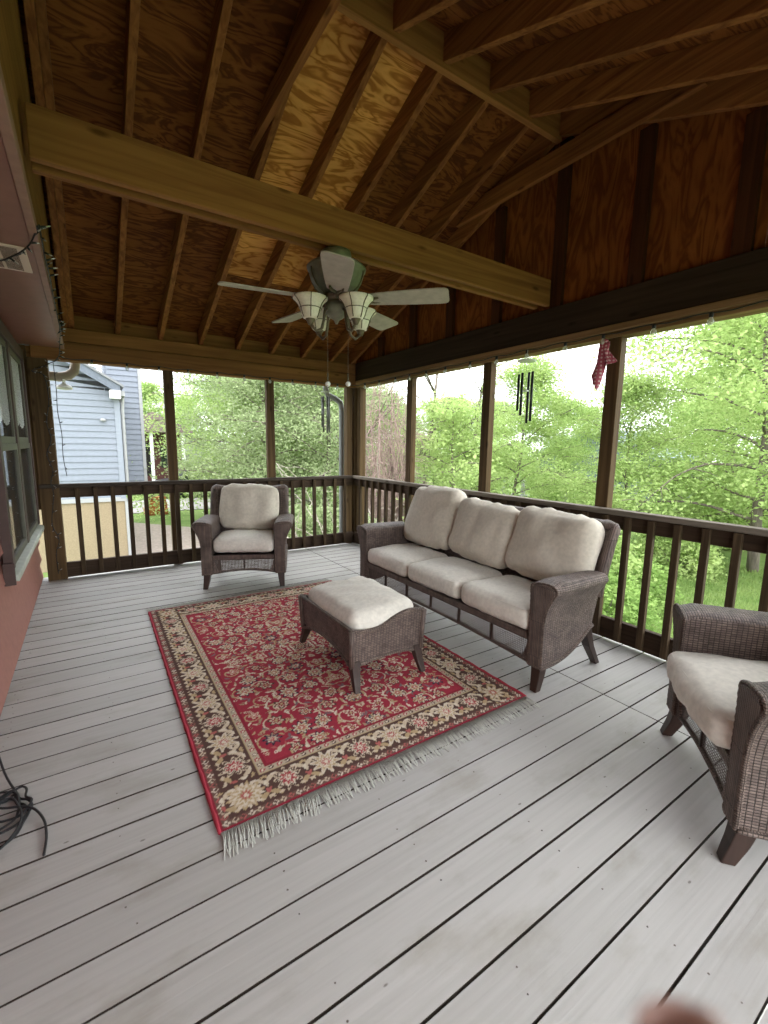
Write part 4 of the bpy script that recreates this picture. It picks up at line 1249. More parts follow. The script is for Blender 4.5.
# ------------------------------------------------------------------ bandana on the post
def bandana():
    m, nt, bs, out = new_mat('red_dotted_cotton')
    tc = nt.nodes.new('ShaderNodeTexCoord')
    vo = nt.nodes.new('ShaderNodeTexVoronoi'); vo.inputs['Scale'].default_value = 42; vo.inputs['Randomness'].default_value = 0.15
    nt.links.new(tc.outputs['UV'], vo.inputs['Vector'])
    r = ramp(nt, [(0.22, (0.60, 0.42, 0.43)), (0.30, (0.36, 0.07, 0.115))])
    nt.links.new(vo.outputs['Distance'], r.inputs[0]); nt.links.new(r.outputs[0], bs.inputs['Base Color'])
    bs.inputs['Roughness'].default_value = 0.9
    t = thing('bandana', 'red dotted bandana hung from a nail at the top of a post', 'bandana', (-0.03, -3.30, 2.01))
    mb = MB()
    # two cloth corners falling from one gathered point, in the y-z plane
    def fn(u, v):
        a = (1.0 - u) * 0.055 + u * (-0.085)
        y = a * v + 0.035 * (1 - v) * math.sin(u * 9)
        L = 0.185 + 0.13 * math.exp(-((u - 0.36) / 0.12) ** 2) + 0.10 * math.exp(-((u - 0.14) / 0.10) ** 2) - 0.06 * u
        z = -L * v
        y += 0.03 * v * (1 - u)
        x = -0.012 + 0.018 * math.sin(u * 14 + 1) * v - 0.01
        return (x, y - 0.01, z)
    mb.grid(fn, 26, 14)
    o = mb.build('cloth', m, t, smooth=True, uv=True)
    so = o.modifiers.new('Solid', 'SOLIDIFY'); so.thickness = 0.002
    MB().ball((-0.012, -0.005, 0.004), 0.02, 12, 8).build('gathered_knot', m, t, smooth=True, uv=True)
bandana()

# ------------------------------------------------------------------ outside: downspouts
mb = MB().tube([(-3.12, 0.20, 1.60 + 0.33), (-3.02, 0.22, 1.925), (-2.95, 0.24, 1.945), (-2.90, 0.25, 1.99), (-2.885, 0.26, 2.06), (-2.88, 0.27, 2.2)], 0.042, 12)
t = mb.build('downspout_elbow', M['pvc'], origin=(-3.0, 0.22, 1.93), smooth=True)
tag(t, 'white downspout elbow outside the far opening by the corner post', 'downspout')
t = thing('flood_lamp', 'small round white outdoor lamp under the downspout elbow', 'lamp', (-2.985, 0.20, 1.83))
MB().lathe([(0.012, 0.045), (0.02, 0.03), (0.055, 0.018), (0.066, 0.0), (0.06, -0.012), (0.03, -0.018)], seg=24).build('lamp_head', M['white'], t, smooth=True)
MB().tube([(0, 0, 0.04), (0, 0, 0.075)], 0.012, 10).build('lamp_stem', M['white'], t, smooth=True)
mb = MB().tube([(-0.25, 0.30, 2.12), (-0.25, 0.30, 2.05), (-0.22, 0.30, 1.97), (-0.12, 0.29, 1.93), (-0.045, 0.28, 1.88), (-0.025, 0.28, 1.8), (-0.025, 0.28, 0.4), (-0.025, 0.28, -1.25)], 0.036, 12)
t = mb.build('downspout', M['spout_grey'], origin=(-0.025, 0.28, -1.25), smooth=True)
tag(t, 'grey downspout outside the far right corner posts', 'downspout')

# ------------------------------------------------------------------ outside: ground and neighbours
GZ = -1.30
def ground_mat():
    m, nt, bs, out = new_mat('lawn_ground')
    tc = nt.nodes.new('ShaderNodeTexCoord')
    no = nt.nodes.new('ShaderNodeTexNoise'); no.inputs['Scale'].default_value = 0.8; no.inputs['Detail'].default_value = 10; no.inputs['Roughness'].default_value = 0.7
    nt.links.new(tc.outputs['Object'], no.inputs['Vector'])
    r = ramp(nt, [(0.3, (0.10, 0.16, 0.045)), (0.5, (0.15, 0.22, 0.07)), (0.7, (0.22, 0.26, 0.11))])
    nt.links.new(no.outputs['Fac'], r.inputs[0]); nt.links.new(r.outputs[0], bs.inputs['Base Color'])
    bs.inputs['Roughness'].default_value = 0.95
    bs.inputs['Specular IOR Level'].default_value = 0.05
    return m
struct(MB().box(-60, 90, -50, 110, GZ - 0.3, GZ).build('ground', ground_mat()), 'green lawn around the porch', 'ground')
dm = plain('pinkish_gravel', (0.30, 0.245, 0.21), 0.95, nscale=2.5, namp=0.2)
mb = MB().hexa([(-2.7, 1.5, GZ + 0.0), (-1.0, 1.2, GZ), (0.3, 9.0, GZ), (-2.2, 12, GZ)], [(-2.7, 1.5, GZ + 0.02), (-1.0, 1.2, GZ + 0.02), (0.3, 9.0, GZ + 0.02), (-2.2, 12, GZ + 0.02)])
struct(mb.build('ground_gravel', dm), 'pinkish gravel yard beside the grey house', 'ground')
struct(MB().box(-5.5, 6.0, 13.6, 17.5, GZ, GZ + 0.025).build('road_drive', plain('pale_concrete', (0.26, 0.24, 0.23), 0.9, nscale=1.5)), 'pale concrete drive behind the gravel yard', 'road')
struct(MB().box(-3.9, 0.4, -6.4, 0.4, GZ, GZ + 0.015).build('ground_underdeck', plain('pale_gravel', (0.62, 0.60, 0.56), 0.95, nscale=8, namp=0.2)), 'pale gravel beneath the deck', 'ground')

sid = plain('pale_blue_grey_siding', (0.185, 0.203, 0.24), 0.6, nscale=3, namp=0.04)
tan = plain('tan_foundation_render', (0.25, 0.195, 0.125), 0.9, nscale=9, namp=0.1)
whitep = plain('weathered_white_trim', (0.30, 0.30, 0.30), 0.5)
M['outwhite'] = whitep
roofm = plain('grey_roof_edge', (0.12, 0.135, 0.165), 0.7, nscale=5)
def siding_panel(mb, x0, x1, y, z0, ztop, lap=0.125, axis='x'):
    """lap boards on a wall facing -y; ztop(x) is the top edge (callable)"""
    z = z0
    while z < 6.5:
        def cl(x, zz): return min(zz, ztop(x))
        # split in columns so that a sloped top follows
        nseg = 6
        any_ = False
        for i in range(nseg):
            a = x0 + (x1 - x0) * i / nseg; b = x0 + (x1 - x0) * (i + 1) / nseg
            za, zb = cl(a, z + lap), cl(b, z + lap)
            if za <= z + 1e-4 and zb <= z + 1e-4: continue
            any_ = True
            za, zb = max(za, z + 1e-3), max(zb, z + 1e-3)
            mb.hexa([(a, y - 0.022, z), (b, y - 0.022, z), (b, y + 0.02, z), (a, y + 0.02, z)],
                    [(a, y - 0.004, za), (b, y - 0.004, zb), (b, y + 0.02, zb), (a, y + 0.02, za)])
        if not any_: break
        z += lap
def neighbour():
    t = thing('neighbour_house', 'pale grey lap sided house with a tan foundation beyond the far railing', 'house', (-4.5, 6.0, GZ))
    L = Vector((-4.5, 6.0, GZ))
    def bld(mb, name, mat, par=t, **k):
        mb.v = [tuple(Vector(p) - L) for p in mb.v]; return mb.build(name, mat, par, **k)
    xr = -2.215
    eave = lambda x: 2.30 + (xr - x) * 0.60
    # gable end: ridge far left
    top = lambda x: min(eave(x), eave(-5.6) - 0.0) if x > -5.6 else eave(-5.6) - (-5.6 - x) * 0.6
    mb = MB(); siding_panel(mb, -8.6, xr - 0.10, 6.0, 0.16, top); bld(mb, 'gable_wall', sid)
    bld(MB().box(xr - 0.10, xr, 5.965, 6.02, 0.13, 2.33), 'corner_board', whitep if False else plain('pale_blue_trim', (0.22, 0.24, 0.28), 0.5))
    mb = MB().box(-8.6, xr - 0.002, 6.021, 13.0, 0.13, 2.28); bld(mb, 'house_body', sid)
    bld(MB().box(-8.6, xr - 0.03, 6.0, 7.2, GZ, 0.08), 'foundation', tan)
    bld(MB().box(-8.6, xr + 0.0, 5.97, 6.0, 0.075, 0.16), 'skirt_board', whitep)
    bld(MB().box(xr - 0.028, xr + 0.05, 5.97, 7.2, GZ, 0.07), 'foundation_corner', whitep)
    # roof: rake board and roof slab on the right slope
    def slab(xa, xb, y0, y1, dz, th):
        return MB().hexa([(xa, y0, eave(xa) + dz), (xb, y0, eave(xb) + dz), (xb, y1, eave(xb) + dz), (xa, y1, eave(xa) + dz)],
                         [(xa, y0, eave(xa) + dz + th), (xb, y0, eave(xb) + dz + th), (xb, y1, eave(xb) + dz + th), (xa, y1, eave(xa) + dz + th)])
    bld(slab(-5.6, xr + 0.02, 5.75, 5.80, 0.0, 0.17), 'rake_board', roofm)
    bld(slab(-5.6, xr + 0.08, 5.72, 13.2, 0.171, 0.05), 'roof', plain('dark_grey_shingle', (0.20, 0.20, 0.21), 0.9, nscale=9))
    mirror = MB().hexa([(-5.6, 5.72, eave(-5.6) + 0.171), (-8.9, 5.72, eave(-2.3) + 0.1), (-8.9, 13.2, eave(-2.3) + 0.1), (-5.6, 13.2, eave(-5.6) + 0.171)],
                       [(-5.6, 5.72, eave(-5.6) + 0.22), (-8.9, 5.72, eave(-2.3) + 0.15), (-8.9, 13.2, eave(-2.3) + 0.15), (-5.6, 13.2, eave(-5.6) + 0.22)])
    bld(mirror, 'roof', plain('dark_grey_shingle2', (0.20, 0.20, 0.21), 0.9, nscale=9))
    bld(MB().box(xr - 0.17, xr + 0.02, 5.72, 5.96, 2.20, 2.36), 'eave_box', M['white'])
    bld(MB().box(xr + 0.022, xr + 0.10, 5.80, 13.0, 2.26, 2.36), 'gutter', whitep)
    bld(MB().tube([(xr + 0.07, 6.05, 2.26), (xr + 0.05, 6.05, 2.0), (xr + 0.045, 6.05, 0.2)], 0.035, 8), 'downspout', whitep)
    fl = MB().lathe([(0.02, 0.02), (0.05, 0.0), (0.055, -0.03), (0.02, -0.04)], (-2.53, 5.93, 1.78), 12)
    bld(fl, 'wall_lamp', whitep, smooth=True)
    # taller chimney block clad in the same siding
    mb = MB(); siding_panel(mb, -2.35, -1.64, 7.6, 0.14, lambda x: 5.6); bld(mb, 'chimney_face', sid)
    bld(MB().box(-2.40, -1.70, 7.62, 8.6, 0.14, 5.6), 'chimney_body', sid)
    bld(MB().box(-1.70, -1.63, 7.57, 8.62, 0.13, 5.6), 'corner_board', whitep)
neighbour()

# far red-brown cottage with porch posts
def cottage():
    L = Vector((0.15, 21.0, GZ))
    t = thing('cottage', 'small red brown cottage far off between the grey house and the trees', 'house', L)
    red = plain('barn_red_boards', (0.085, 0.036, 0.03), 0.8, nscale=3)
    MB().box(-1.6, 1.2, 0, 4, 0.6, 3.1).build('wall', red, t)
    MB().box(-1.4, -0.2, -0.03, 0.0, 0.9, 2.6).build('dark_door', M['dark'], t)
    MB().box(0.2, 0.9, -0.03, 0.0, 1.3, 2.4).build('window', M['darkglass'], t)
    MB().loft([[(-1.9, y, 3.1), (1.6, y, 3.1), (1.6, y, 3.2), (-0.2, y, 4.1), (-1.9, y, 3.2)] for y in (-1.3, 4.2)]).build('roof', plain('cottage_roof', (0.17, 0.13, 0.12), 0.9, nscale=6), t)
    for x in (-1.5, -0.3, 1.15):
        MB().box(x - 0.07, x + 0.07, -1.1, -0.96, 0.6, 3.1).build('porch_post', M['white'], t)
    MB().box(-1.7, 1.3, -1.2, 0, 0.35, 0.6).build('porch_floor', M['joist'], t)
    mb = MB()
    for i in range(5): mb.box(1.25 + 0.28 * i, 1.53 + 0.28 * i, -1.0, -0.1, 0.0, 0.52 - 0.1 * i)
    mb.build('steps', M['joist'], t)
cottage()
ob = thing('garden_steps', 'stack of orange cedar steps on the drive beyond the far railing', 'steps', (-0.80, 13.2, GZ))
om = wood('orange_cedar', (0.30, 0.10, 0.03), (0.44, 0.17, 0.065), axis=0, knots=False)
MB().box(-0.45, 0.30, -0.35, 0.35, 0.0, 0.22).build('lower_step', om, ob, bevel=0.01)
MB().box(-0.32, 0.30, -0.15, 0.35, 0.221, 0.44).build('middle_step', om, ob, bevel=0.01)
MB().box(-0.32, 0.30, 0.05, 0.35, 0.441, 0.62).build('top_step', om, ob, bevel=0.01)
gar = thing('garage', 'small white gabled garage far off beyond the far railing', 'building', (1.9, 27.0, GZ))
MB().loft([[(-1.8, y, 0), (1.8, y, 0), (1.8, y, 2.3), (0, y, 3.5), (-1.8, y, 2.3)] for y in (0, 5)]).build('wall', M['outwhite'], gar)
MB().loft([[(-2.1, y, 2.15), (0, y, 3.55), (2.1, y, 2.15), (2.1, y, 2.32), (0, y, 3.75), (-2.1, y, 2.32)] for y in (-0.35, 5.2)]).build('roof', plain('garage_roof', (0.10, 0.098, 0.10), 0.9), gar)
MB().box(-1.1, 1.1, -0.03, 0.0, 0.0, 1.95).build('garage_door', plain('garage_door_paint', (0.2, 0.19, 0.18), 0.6), gar)
def car():
    t = thing('car', 'dark parked car on the drive, glimpsed under the far rail', 'car', (1.75, 18.6, GZ))
    body = plain('dark_car_paint', (0.035, 0.037, 0.045), 0.3, 0.2)
    pr = [(-2.0, 0.25), (-2.05, 0.55), (-1.9, 0.78), (-1.2, 0.88), (-0.7, 1.35), (0.75, 1.38), (1.45, 0.92), (2.0, 0.85), (2.1, 0.55), (2.05, 0.25)]
    MB().loft([[(x, y, z) for x, z in pr] for y in (-0.8, 0.8)]).build('body', body, t, bevel=0.05)
    MB().loft([[(x, y, z) for x, z in ((-1.0, 0.92), (-0.65, 1.28), (0.65, 1.30), (1.2, 0.94))] for y in (-0.81, -0.80)]).build('side_window', M['darkglass'], t)
    for x in (-1.25, 1.3):
        for y in (-0.78, 0.78):
            w_ = MB().lathe([(0.1, -0.1), (0.30, -0.1), (0.32, -0.06), (0.32, 0.06), (0.30, 0.1), (0.1, 0.1)], seg=20)
            xform(w_, Matrix.Translation((x, y, 0.32)) @ Matrix.Rotation(PI / 2, 4, 'X'))
            w_.build('wheel', M['black_cable'], t, smooth=True)
car()

# white fence to the right
fn_ = thing('picket_fence', 'white post and rail fence far off behind the right railing', 'fence', (12.2, 5.2, GZ))
for i in range(7):
    MB().box(-0.06 + 0.9 * (i - 3) * 0.45, 0.06 + 0.9 * (i - 3) * 0.45, -0.9 * (i - 3) * 0.75 - 0.06, -0.9 * (i - 3) * 0.75 + 0.06, 0, 1.35).build('fence_post', M['outwhite'], fn_, bevel=0.01)
for z in (0.35, 0.75):
    a, b = Vector((-0.9 * 3 * 0.45, 0.9 * 3 * 0.75, z)), Vector((0.9 * 3 * 0.45, -0.9 * 3 * 0.75, z))
    MB().tube([a, b], 0.04, 4).build('fence_rail', M['outwhite'], fn_)
bh = thing('house', 'pale blue house far off behind the white fence', 'house', (20.5, 9.5, GZ))
MB().loft([[(x, -3.4, 0), (x, 3.4, 0), (x, 3.4, 2.2), (x, 0, 3.4), (x, -3.4, 2.2)] for x in (0, 5)]).build('wall', plain('pale_blue_wall', (0.13, 0.155, 0.20), 0.7), bh)
MB().loft([[(x, -3.8, 2.0), (x, 0, 3.45), (x, 3.8, 2.0), (x, 3.8, 2.2), (x, 0, 3.65), (x, -3.8, 2.2)] for x in (-0.3, 5.3)]).build('roof', plain('slate_roof', (0.22, 0.25, 0.30), 0.8), bh)
for y in (-1.8, 1.6):
    MB().box(-0.03, 0.0, y - 0.45, y + 0.45, 0.9, 2.0).build('window', M['darkglass'], bh)
o = MB().tube([(9.0, 12.0, 2.95), (10.5, 6.0, 2.85), (12, 0.0, 2.9), (13.5, -6.0, 3.0)], 0.012, 5).build('utility_cable', M['spout_grey'], origin=(9.0, 12.0, 2.95))
tag(o, 'thin utility cable strung across in front of the trees', 'cable')

# ------------------------------------------------------------------ trees
LM = {
    'bright': leafmat('bright_spring_leaf', (0.25, 0.37, 0.11), (0.50, 0.60, 0.25)),
    'mid': leafmat('mid_green_leaf', (0.18, 0.29, 0.085), (0.40, 0.52, 0.19)),
    'grey': leafmat('grey_green_leaf', (0.22, 0.29, 0.13), (0.45, 0.52, 0.29)),
    'bush': leafmat('bush_leaf', (0.15, 0.26, 0.065), (0.38, 0.52, 0.17)),
}
bark = wood('grey_bark', (0.10, 0.085, 0.07), (0.25, 0.215, 0.18), axis=2, fine=14, along=2.0, knots=False)
palebark = wood('pale_dead_bark', (0.32, 0.28, 0.24), (0.55, 0.50, 0.44), axis=2, fine=14, along=2.0, knots=False)
def curve_pts(a, d, L, n, r, droop=0.0, wob=0.12):
    pts = [Vector(a)]; d = Vector(d).normalized(); st = L / n
    for i in range(n):
        d = (d + Vector((r.uniform(-wob, wob), r.uniform(-wob, wob), r.uniform(-wob, wob) - droop))).normalized()
        pts.append(pts[-1] + d * st)
    return pts
def leaf_cloud(centres, n_each, spread, size, seed):
    """leaf blades as small bent quads around twig points -> verts, faces (numpy)"""
    r = np.random.RandomState(seed)
    C = np.repeat(np.asarray(centres, float), n_each, axis=0)
    n = len(C)
    p = C + r.normal(size=(n, 3)) * np.asarray(spread)
    a = r.normal(size=(n, 3)); a[:, 2] *= 0.55; a /= np.linalg.norm(a, axis=1, keepdims=True)
    b = r.normal(size=(n, 3)); b -= (b * a).sum(1, keepdims=True) * a; b /= np.linalg.norm(b, axis=1, keepdims=True)
    nrm = np.cross(a, b)
    s = size * r.uniform(0.65, 1.3, (n, 1))
    v0 = p - a * s * 0.5; v1 = p + b * s * 0.30 + nrm * s * 0.08; v2 = p + a * s * 0.6; v3 = p - b * s * 0.30 + nrm * s * 0.08
    V = np.stack([v0, v1, v2, v3], 1).reshape(-1, 3)
    F = np.arange(n * 4).reshape(n, 4)
    return V, F
def np_mesh(name, V, F, mat):
    me = bpy.data.meshes.new(name)
    me.vertices.add(len(V)); me.vertices.foreach_set('co', V.astype(np.float32).ravel())
    me.loops.add(F.size); me.loops.foreach_set('vertex_index', F.ravel().astype(np.int32))
    me.polygons.add(len(F)); me.polygons.foreach_set('loop_start', np.arange(0, F.size, F.shape[1], dtype=np.int32))
    me.update(calc_edges=True); me.materials.append(mat)
    return me
def tree_meshes(seed, H, R, nb, leafmat_, size, trunk_r=0.14, n_each=16, low=0.25, droop=0.05, crownw=1.0, per=9, spread=0.22):
    r = random.Random(seed)
    tr = curve_pts((0, 0, 0), (r.uniform(-0.1, 0.1), r.uniform(-0.1, 0.1), 1), H * 0.92, 12, r, wob=0.07)
    mb = MB(); mb.tube(tr, [trunk_r * (1 - 0.075 * i) for i in range(13)], 9)
    cs = []
    for k in range(nb):
        f = low + (1 - low) * (k + 0.5) / nb
        i = min(11, int(f * 12)); base = tr[i].lerp(tr[i + 1], f * 12 - i)
        az = k * 2.4 + r.uniform(-0.4, 0.4)
        shape = math.sin(PI * min(1, 0.18 + 0.82 * (1 - (f - low) / (1 - low + 1e-6)) ** 0.8)) if False else (1.0 - 0.75 * ((f - low) / (1 - low)) ** 1.6)
        L = R * shape * r.uniform(0.75, 1.15)
        d = Vector((math.cos(az), math.sin(az), 0.35 + 0.6 * f))
        bp = curve_pts(base, d, L, 8, r, droop=droop, wob=0.16)
        mb.tube(bp, [trunk_r * 0.34 * (1 - 0.1 * q) * (1 - 0.4 * f) for q in range(9)], 5)
        for q in range(2, 9):
            m = per // 3 if q < 4 else per // 2
            for _ in range(max(1, m)):
                dd = Vector((r.uniform(-1, 1), r.uniform(-1, 1), r.uniform(-0.5, 0.35)))
                tw = bp[q] + dd * (0.30 + 0.16 * L * 0.5)
                cs.append(tw)
                if r.random() < 0.35: mb.tube([bp[q], bp[q].lerp(tw, 0.55) + Vector((0, 0, 0.04)), tw], [0.012, 0.008, 0.004], 4)
    V, F = leaf_cloud(cs, n_each, (spread, spread, spread * 0.62), size, seed + 100)
    return mb, np_mesh('foliage', V, F, leafmat_)
SPEC = {
    'maple': tree_meshes(1, 8.5, 3.9, 34, LM['bright'], 0.078, 0.11, 62, 0.10, 0.09, spread=0.32),
    'maple2': tree_meshes(2, 7.0, 3.3, 30, LM['bright'], 0.075, 0.09, 58, 0.08, 0.07, spread=0.30),
    'oak': tree_meshes(3, 8.0, 3.6, 32, LM['mid'], 0.10, 0.12, 50, 0.08, 0.05, spread=0.34),
    'willow': tree_meshes(4, 6.5, 3.2, 30, LM['grey'], 0.07, 0.09, 50, 0.08, 0.10, spread=0.30),
    'small': tree_meshes(5, 3.6, 1.9, 16, LM['bright'], 0.085, 0.06, 16, 0.18, 0.05, spread=0.17),
}
TRUNK = {}
def tree(kind, loc, rot, sc, label, cat='tree', group='trees around the porch'):
    trunk_mb, fol = SPEC[kind]
    t = thing('tree', label, cat, loc, rot, group)
    t.scale = (sc, sc, sc)
    if kind not in TRUNK:
        o = trunk_mb.build('trunk', bark, t, smooth=True); TRUNK[kind] = o.data
    else:
        o = bpy.data.objects.new('trunk', TRUNK[kind]); COL.objects.link(o); o.parent = t
    f = bpy.data.objects.new('foliage', fol); COL.objects.link(f); f.parent = t
    return t
def polar(u, D):
    """ground point seen in direction u (degrees east of +y) at distance D from the seat of the view"""
    a = math.radians(u); return (-2.85 + D * math.sin(a), -5.02 + D * math.cos(a), GZ)
TREES = [
    ('oak', 85, 30.0, 0.7, 1.2, 'far green tree on the skyline beyond the nearest armchair'),
    ('oak', 73, 34.0, 1.7, 1.2, 'far green tree on the skyline behind the largest tree'),
    ('maple', 67, 44.0, 2.9, 1.1, 'far bright tree behind the pale blue house'),
    ('oak', 58, 44.0, 3.5, 0.8, 'far low tree right of the black wind chime'),
    ('maple', 49, 36.0, 5.5, 0.75, 'far low tree left of the black wind chime'),
    ('oak', 42, 38.0, 0.3, 0.85, 'far tree beyond the leafless tree'),
    ('oak', 36.5, 32.0, 4.1, 0.7, 'far tree beyond the brown thicket'),
    ('oak', 26, 40.0, 4.7, 1.2, 'far tree beyond the arching pale canes'),
    ('oak', 18, 38.0, 2.2, 1.25, 'far tree beyond the drive behind the armchair'),
    ('oak', 9.5, 50.0, 1.2, 0.9, 'far tree beyond the white garage roof'),
    ('maple', 74, 12.5, 0.3, 1.05, 'large bright green tree filling the nearest right opening'),
    ('maple2', 62.5, 13.0, 1.9, 0.66, 'bright green tree behind the post with the bandana'),
    ('maple2', 49.5, 13.0, 4.0, 0.74, 'low bright green tree seen behind the black wind chime'),
    ('small', 43.5, 11.5, 2.2, 1.05, 'small bright green tree seen above the left end of the sofa'),
    ('maple', 40, 17.0, 1.0, 0.52, 'bright green tree under the sky gap right of the brown thicket'),
    ('oak', 33, 19.0, 2.7, 0.62, 'green tree rising behind the brown thicket'),
    ('willow', 25.5, 13.5, 0.8, 1.0, 'grey green tree behind the grey wind chime'),
    ('oak', 22.0, 17.0, 3.6, 0.92, 'mid green tree above the right side of the armchair'),
    ('willow', 20.5, 14.5, 5.0, 1.1, 'grey green feathery tree above the armchair'),
    ('maple2', 17.0, 18.5, 2.9, 1.22, 'bright green tree right of the grey house view'),
    ('oak', 6.0, 40.0, 0.5, 0.92, 'rounded green tree above the far cottage'),
    ('maple', 77, 15.0, 2.4, 1.05, 'bright green tree at the right edge of the view'),
    ('oak', 72, 23.0, 4.4, 1.0, 'darker tree showing behind the nearest bright trees'),
    ('oak', 54, 22.0, 1.4, 0.62, 'distant tree low under the sky gap behind the wind chime'),
    ('maple2', 46.5, 24.0, 0.2, 0.75, 'distant pale tree under the sky between the right posts'),
    ('oak', 30, 25.0, 5.6, 1.0, 'distant tree behind the far right corner posts'),
    ('maple', 22, 27.0, 3.3, 1.0, 'distant tree behind the armchair side opening'),
    ('oak', 12.5, 42.0, 2.0, 1.35, 'distant tree behind the white garage'),
    ('oak', 2.5, 46.0, 0.9, 0.75, 'distant tree rising behind the grey house chimney'),
]
for (k, u, D, rot, sc, lab) in TREES:
    tree(k, polar(u, D), rot, sc, lab)

# bushes below the right railing and behind
def bush_mesh(seed, R, Hh, n, mat, size):
    r = np.random.RandomState(seed)
    a = r.uniform(0, 2 * PI, n); q = r.uniform(0, 1, n) ** 0.5; z = r.uniform(0.02, 1, n)
    rad = R * np.sqrt(np.clip(1 - (z * 0.9) ** 2.2, 0.05, 1)) * (0.55 + 0.45 * q) * (1 + 0.18 * np.sin(3 * a + seed))
    C = np.stack([rad * np.cos(a), rad * np.sin(a), z * Hh], 1)
    V, F = leaf_cloud(C, 7, (0.09, 0.09, 0.07), size, seed)
    return np_mesh('foliage', V, F, mat)
BM = [bush_mesh(51, 0.85, 0.85, 900, LM['bush'], 0.07), bush_mesh(52, 1.0, 1.2, 1100, LM['bright'], 0.08), bush_mesh(53, 1.1, 1.4, 1200, LM['grey'], 0.075)]
def stems(t, r, h):
    mb = MB()
    for k in range(7):
        a = k * 0.9
        mb.tube(curve_pts((0.05 * math.cos(a), 0.05 * math.sin(a), 0), (math.cos(a) * 0.7, math.sin(a) * 0.7, 1), h, 5, random.Random(k), wob=0.15), [0.015, 0.012, 0.01, 0.008, 0.006, 0.004], 5)
    return mb
STEM = None
def bush(i, u, D, rot, sc, label):
    global STEM
    t = thing('bush', label, 'bush', polar(u, D), rot, 'bushes on the lawn'); t.scale = (sc, sc, sc)
    f = bpy.data.objects.new('foliage', BM[i]); COL.objects.link(f); f.parent = t
    if STEM is None:
        o = stems(t, 0.5, 0.8).build('stem', bark, t, smooth=True); STEM = o.data
    else:
        o = bpy.data.objects.new('stem', STEM); COL.objects.link(o); o.parent = t
for (i, u, D, rot, sc, lab) in [
    (0, 60.5, 6.9, 0.0, 0.9, 'leafy bush right below the railing beside the sofa end'),
    (0, 63.0, 8.4, 1.2, 0.85, 'leafy bush on the lawn between the sofa end and the nearest armchair'),
    (1, 67.5, 11.5, 2.2, 0.8, 'taller leafy bush at the lawn edge behind the nearest armchair'),
    (1, 56.5, 8.2, 3.0, 1.1, 'bush standing behind the sofa under the bandana post'),
    (1, 50.0, 9.0, 4.0, 1.2, 'bush standing behind the middle of the sofa'),
    (1, 44.0, 9.5, 5.0, 1.3, 'bush standing behind the far end of the sofa'),
    (2, 29.5, 9.0, 0.4, 0.8, 'grey green bush behind the far right corner posts'),
    (2, 24.0, 9.6, 1.9, 0.9, 'grey green bush behind the railing under the grey wind chime'),
    (2, 18.5, 11.0, 2.9, 0.9, 'grey green bush behind the armchair'),
    (1, 71.5, 16.0, 0.9, 1.3, 'round bush far out on the lawn at right'),
    (1, 56.0, 17.5, 2.0, 1.3, 'round bush beside the far white fence'),
    (2, 11.8, 24.0, 0.9, 1.3, 'grey green bush beside the white garage'),
    
]:
    bush(i, u, D, rot, sc, lab)
tree('small', polar(67.5, 15.5), 1.1, 0.62, 'sapling standing on the lawn in front of the white fence')

# brown leafless thicket and arching pale canes near the far corner
def thicket(label, loc, n, spread, h, mat, rad, seed, arch=0.16, lean=(0, 0), name='vine_thicket', cat='thicket'):
    r = random.Random(seed)
    mb = MB()
    for k in range(n):
        a = r.uniform(0, 2 * PI)
        b = (r.uniform(-spread, spread), r.uniform(-spread, spread) * 0.6, 0)
        pts = curve_pts(b, (math.cos(a) * 0.5 + lean[0], math.sin(a) * 0.5 + lean[1], 1.2), h * r.uniform(0.6, 1.15), 12, r, droop=arch, wob=0.30)
        lim = spread * (0.85 if spread < 0.6 else 1.5)
        pts = [Vector((lim * math.tanh(p.x / lim), lim * math.tanh(p.y / lim), max(0.02, p.z))) for p in pts]
        R0 = rad * r.uniform(0.6, 1.5)
        mb.tube(pts, [R0 * (1 - 0.07 * i) for i in range(13)], 5)
        for q in range(4, 12, 2):
            d = Vector((r.uniform(-1, 1), r.uniform(-1, 1), r.uniform(-0.6, 0.6)))
            mb.tube(curve_pts(pts[q], d, 0.5 * r.uniform(0.6, 1.3), 5, r, droop=0.08, wob=0.3), [R0 * 0.45, R0 * 0.4, R0 * 0.35, R0 * 0.28, R0 * 0.2, R0 * 0.1], 4)
    o = mb.build(name, mat, origin=(0, 0, 0), smooth=True); o.location = loc
    tag(o, label, cat)
brownvine = plain('dry_brown_vine', (0.30, 0.215, 0.185), 0.9, nscale=4, namp=0.25)
thicket('brown leafless vine thicket behind the first right opening', polar(33.6, 10.4), 300, 0.55, 5.8, brownvine, 0.012, 21, arch=0.085)
thicket('pale bare shrub with arching canes behind the far right corner', polar(26.3, 8.0), 60, 0.9, 3.7, palebark, 0.013, 22, arch=0.19, lean=(-0.7, -0.1), name='bare_shrub', cat='shrub')
thicket('pale bare shrub with arching canes at the foot of the brown thicket', polar(32.8, 9.0), 26, 0.5, 2.6, palebark, 0.012, 23, arch=0.13, name='bare_shrub', cat='shrub')
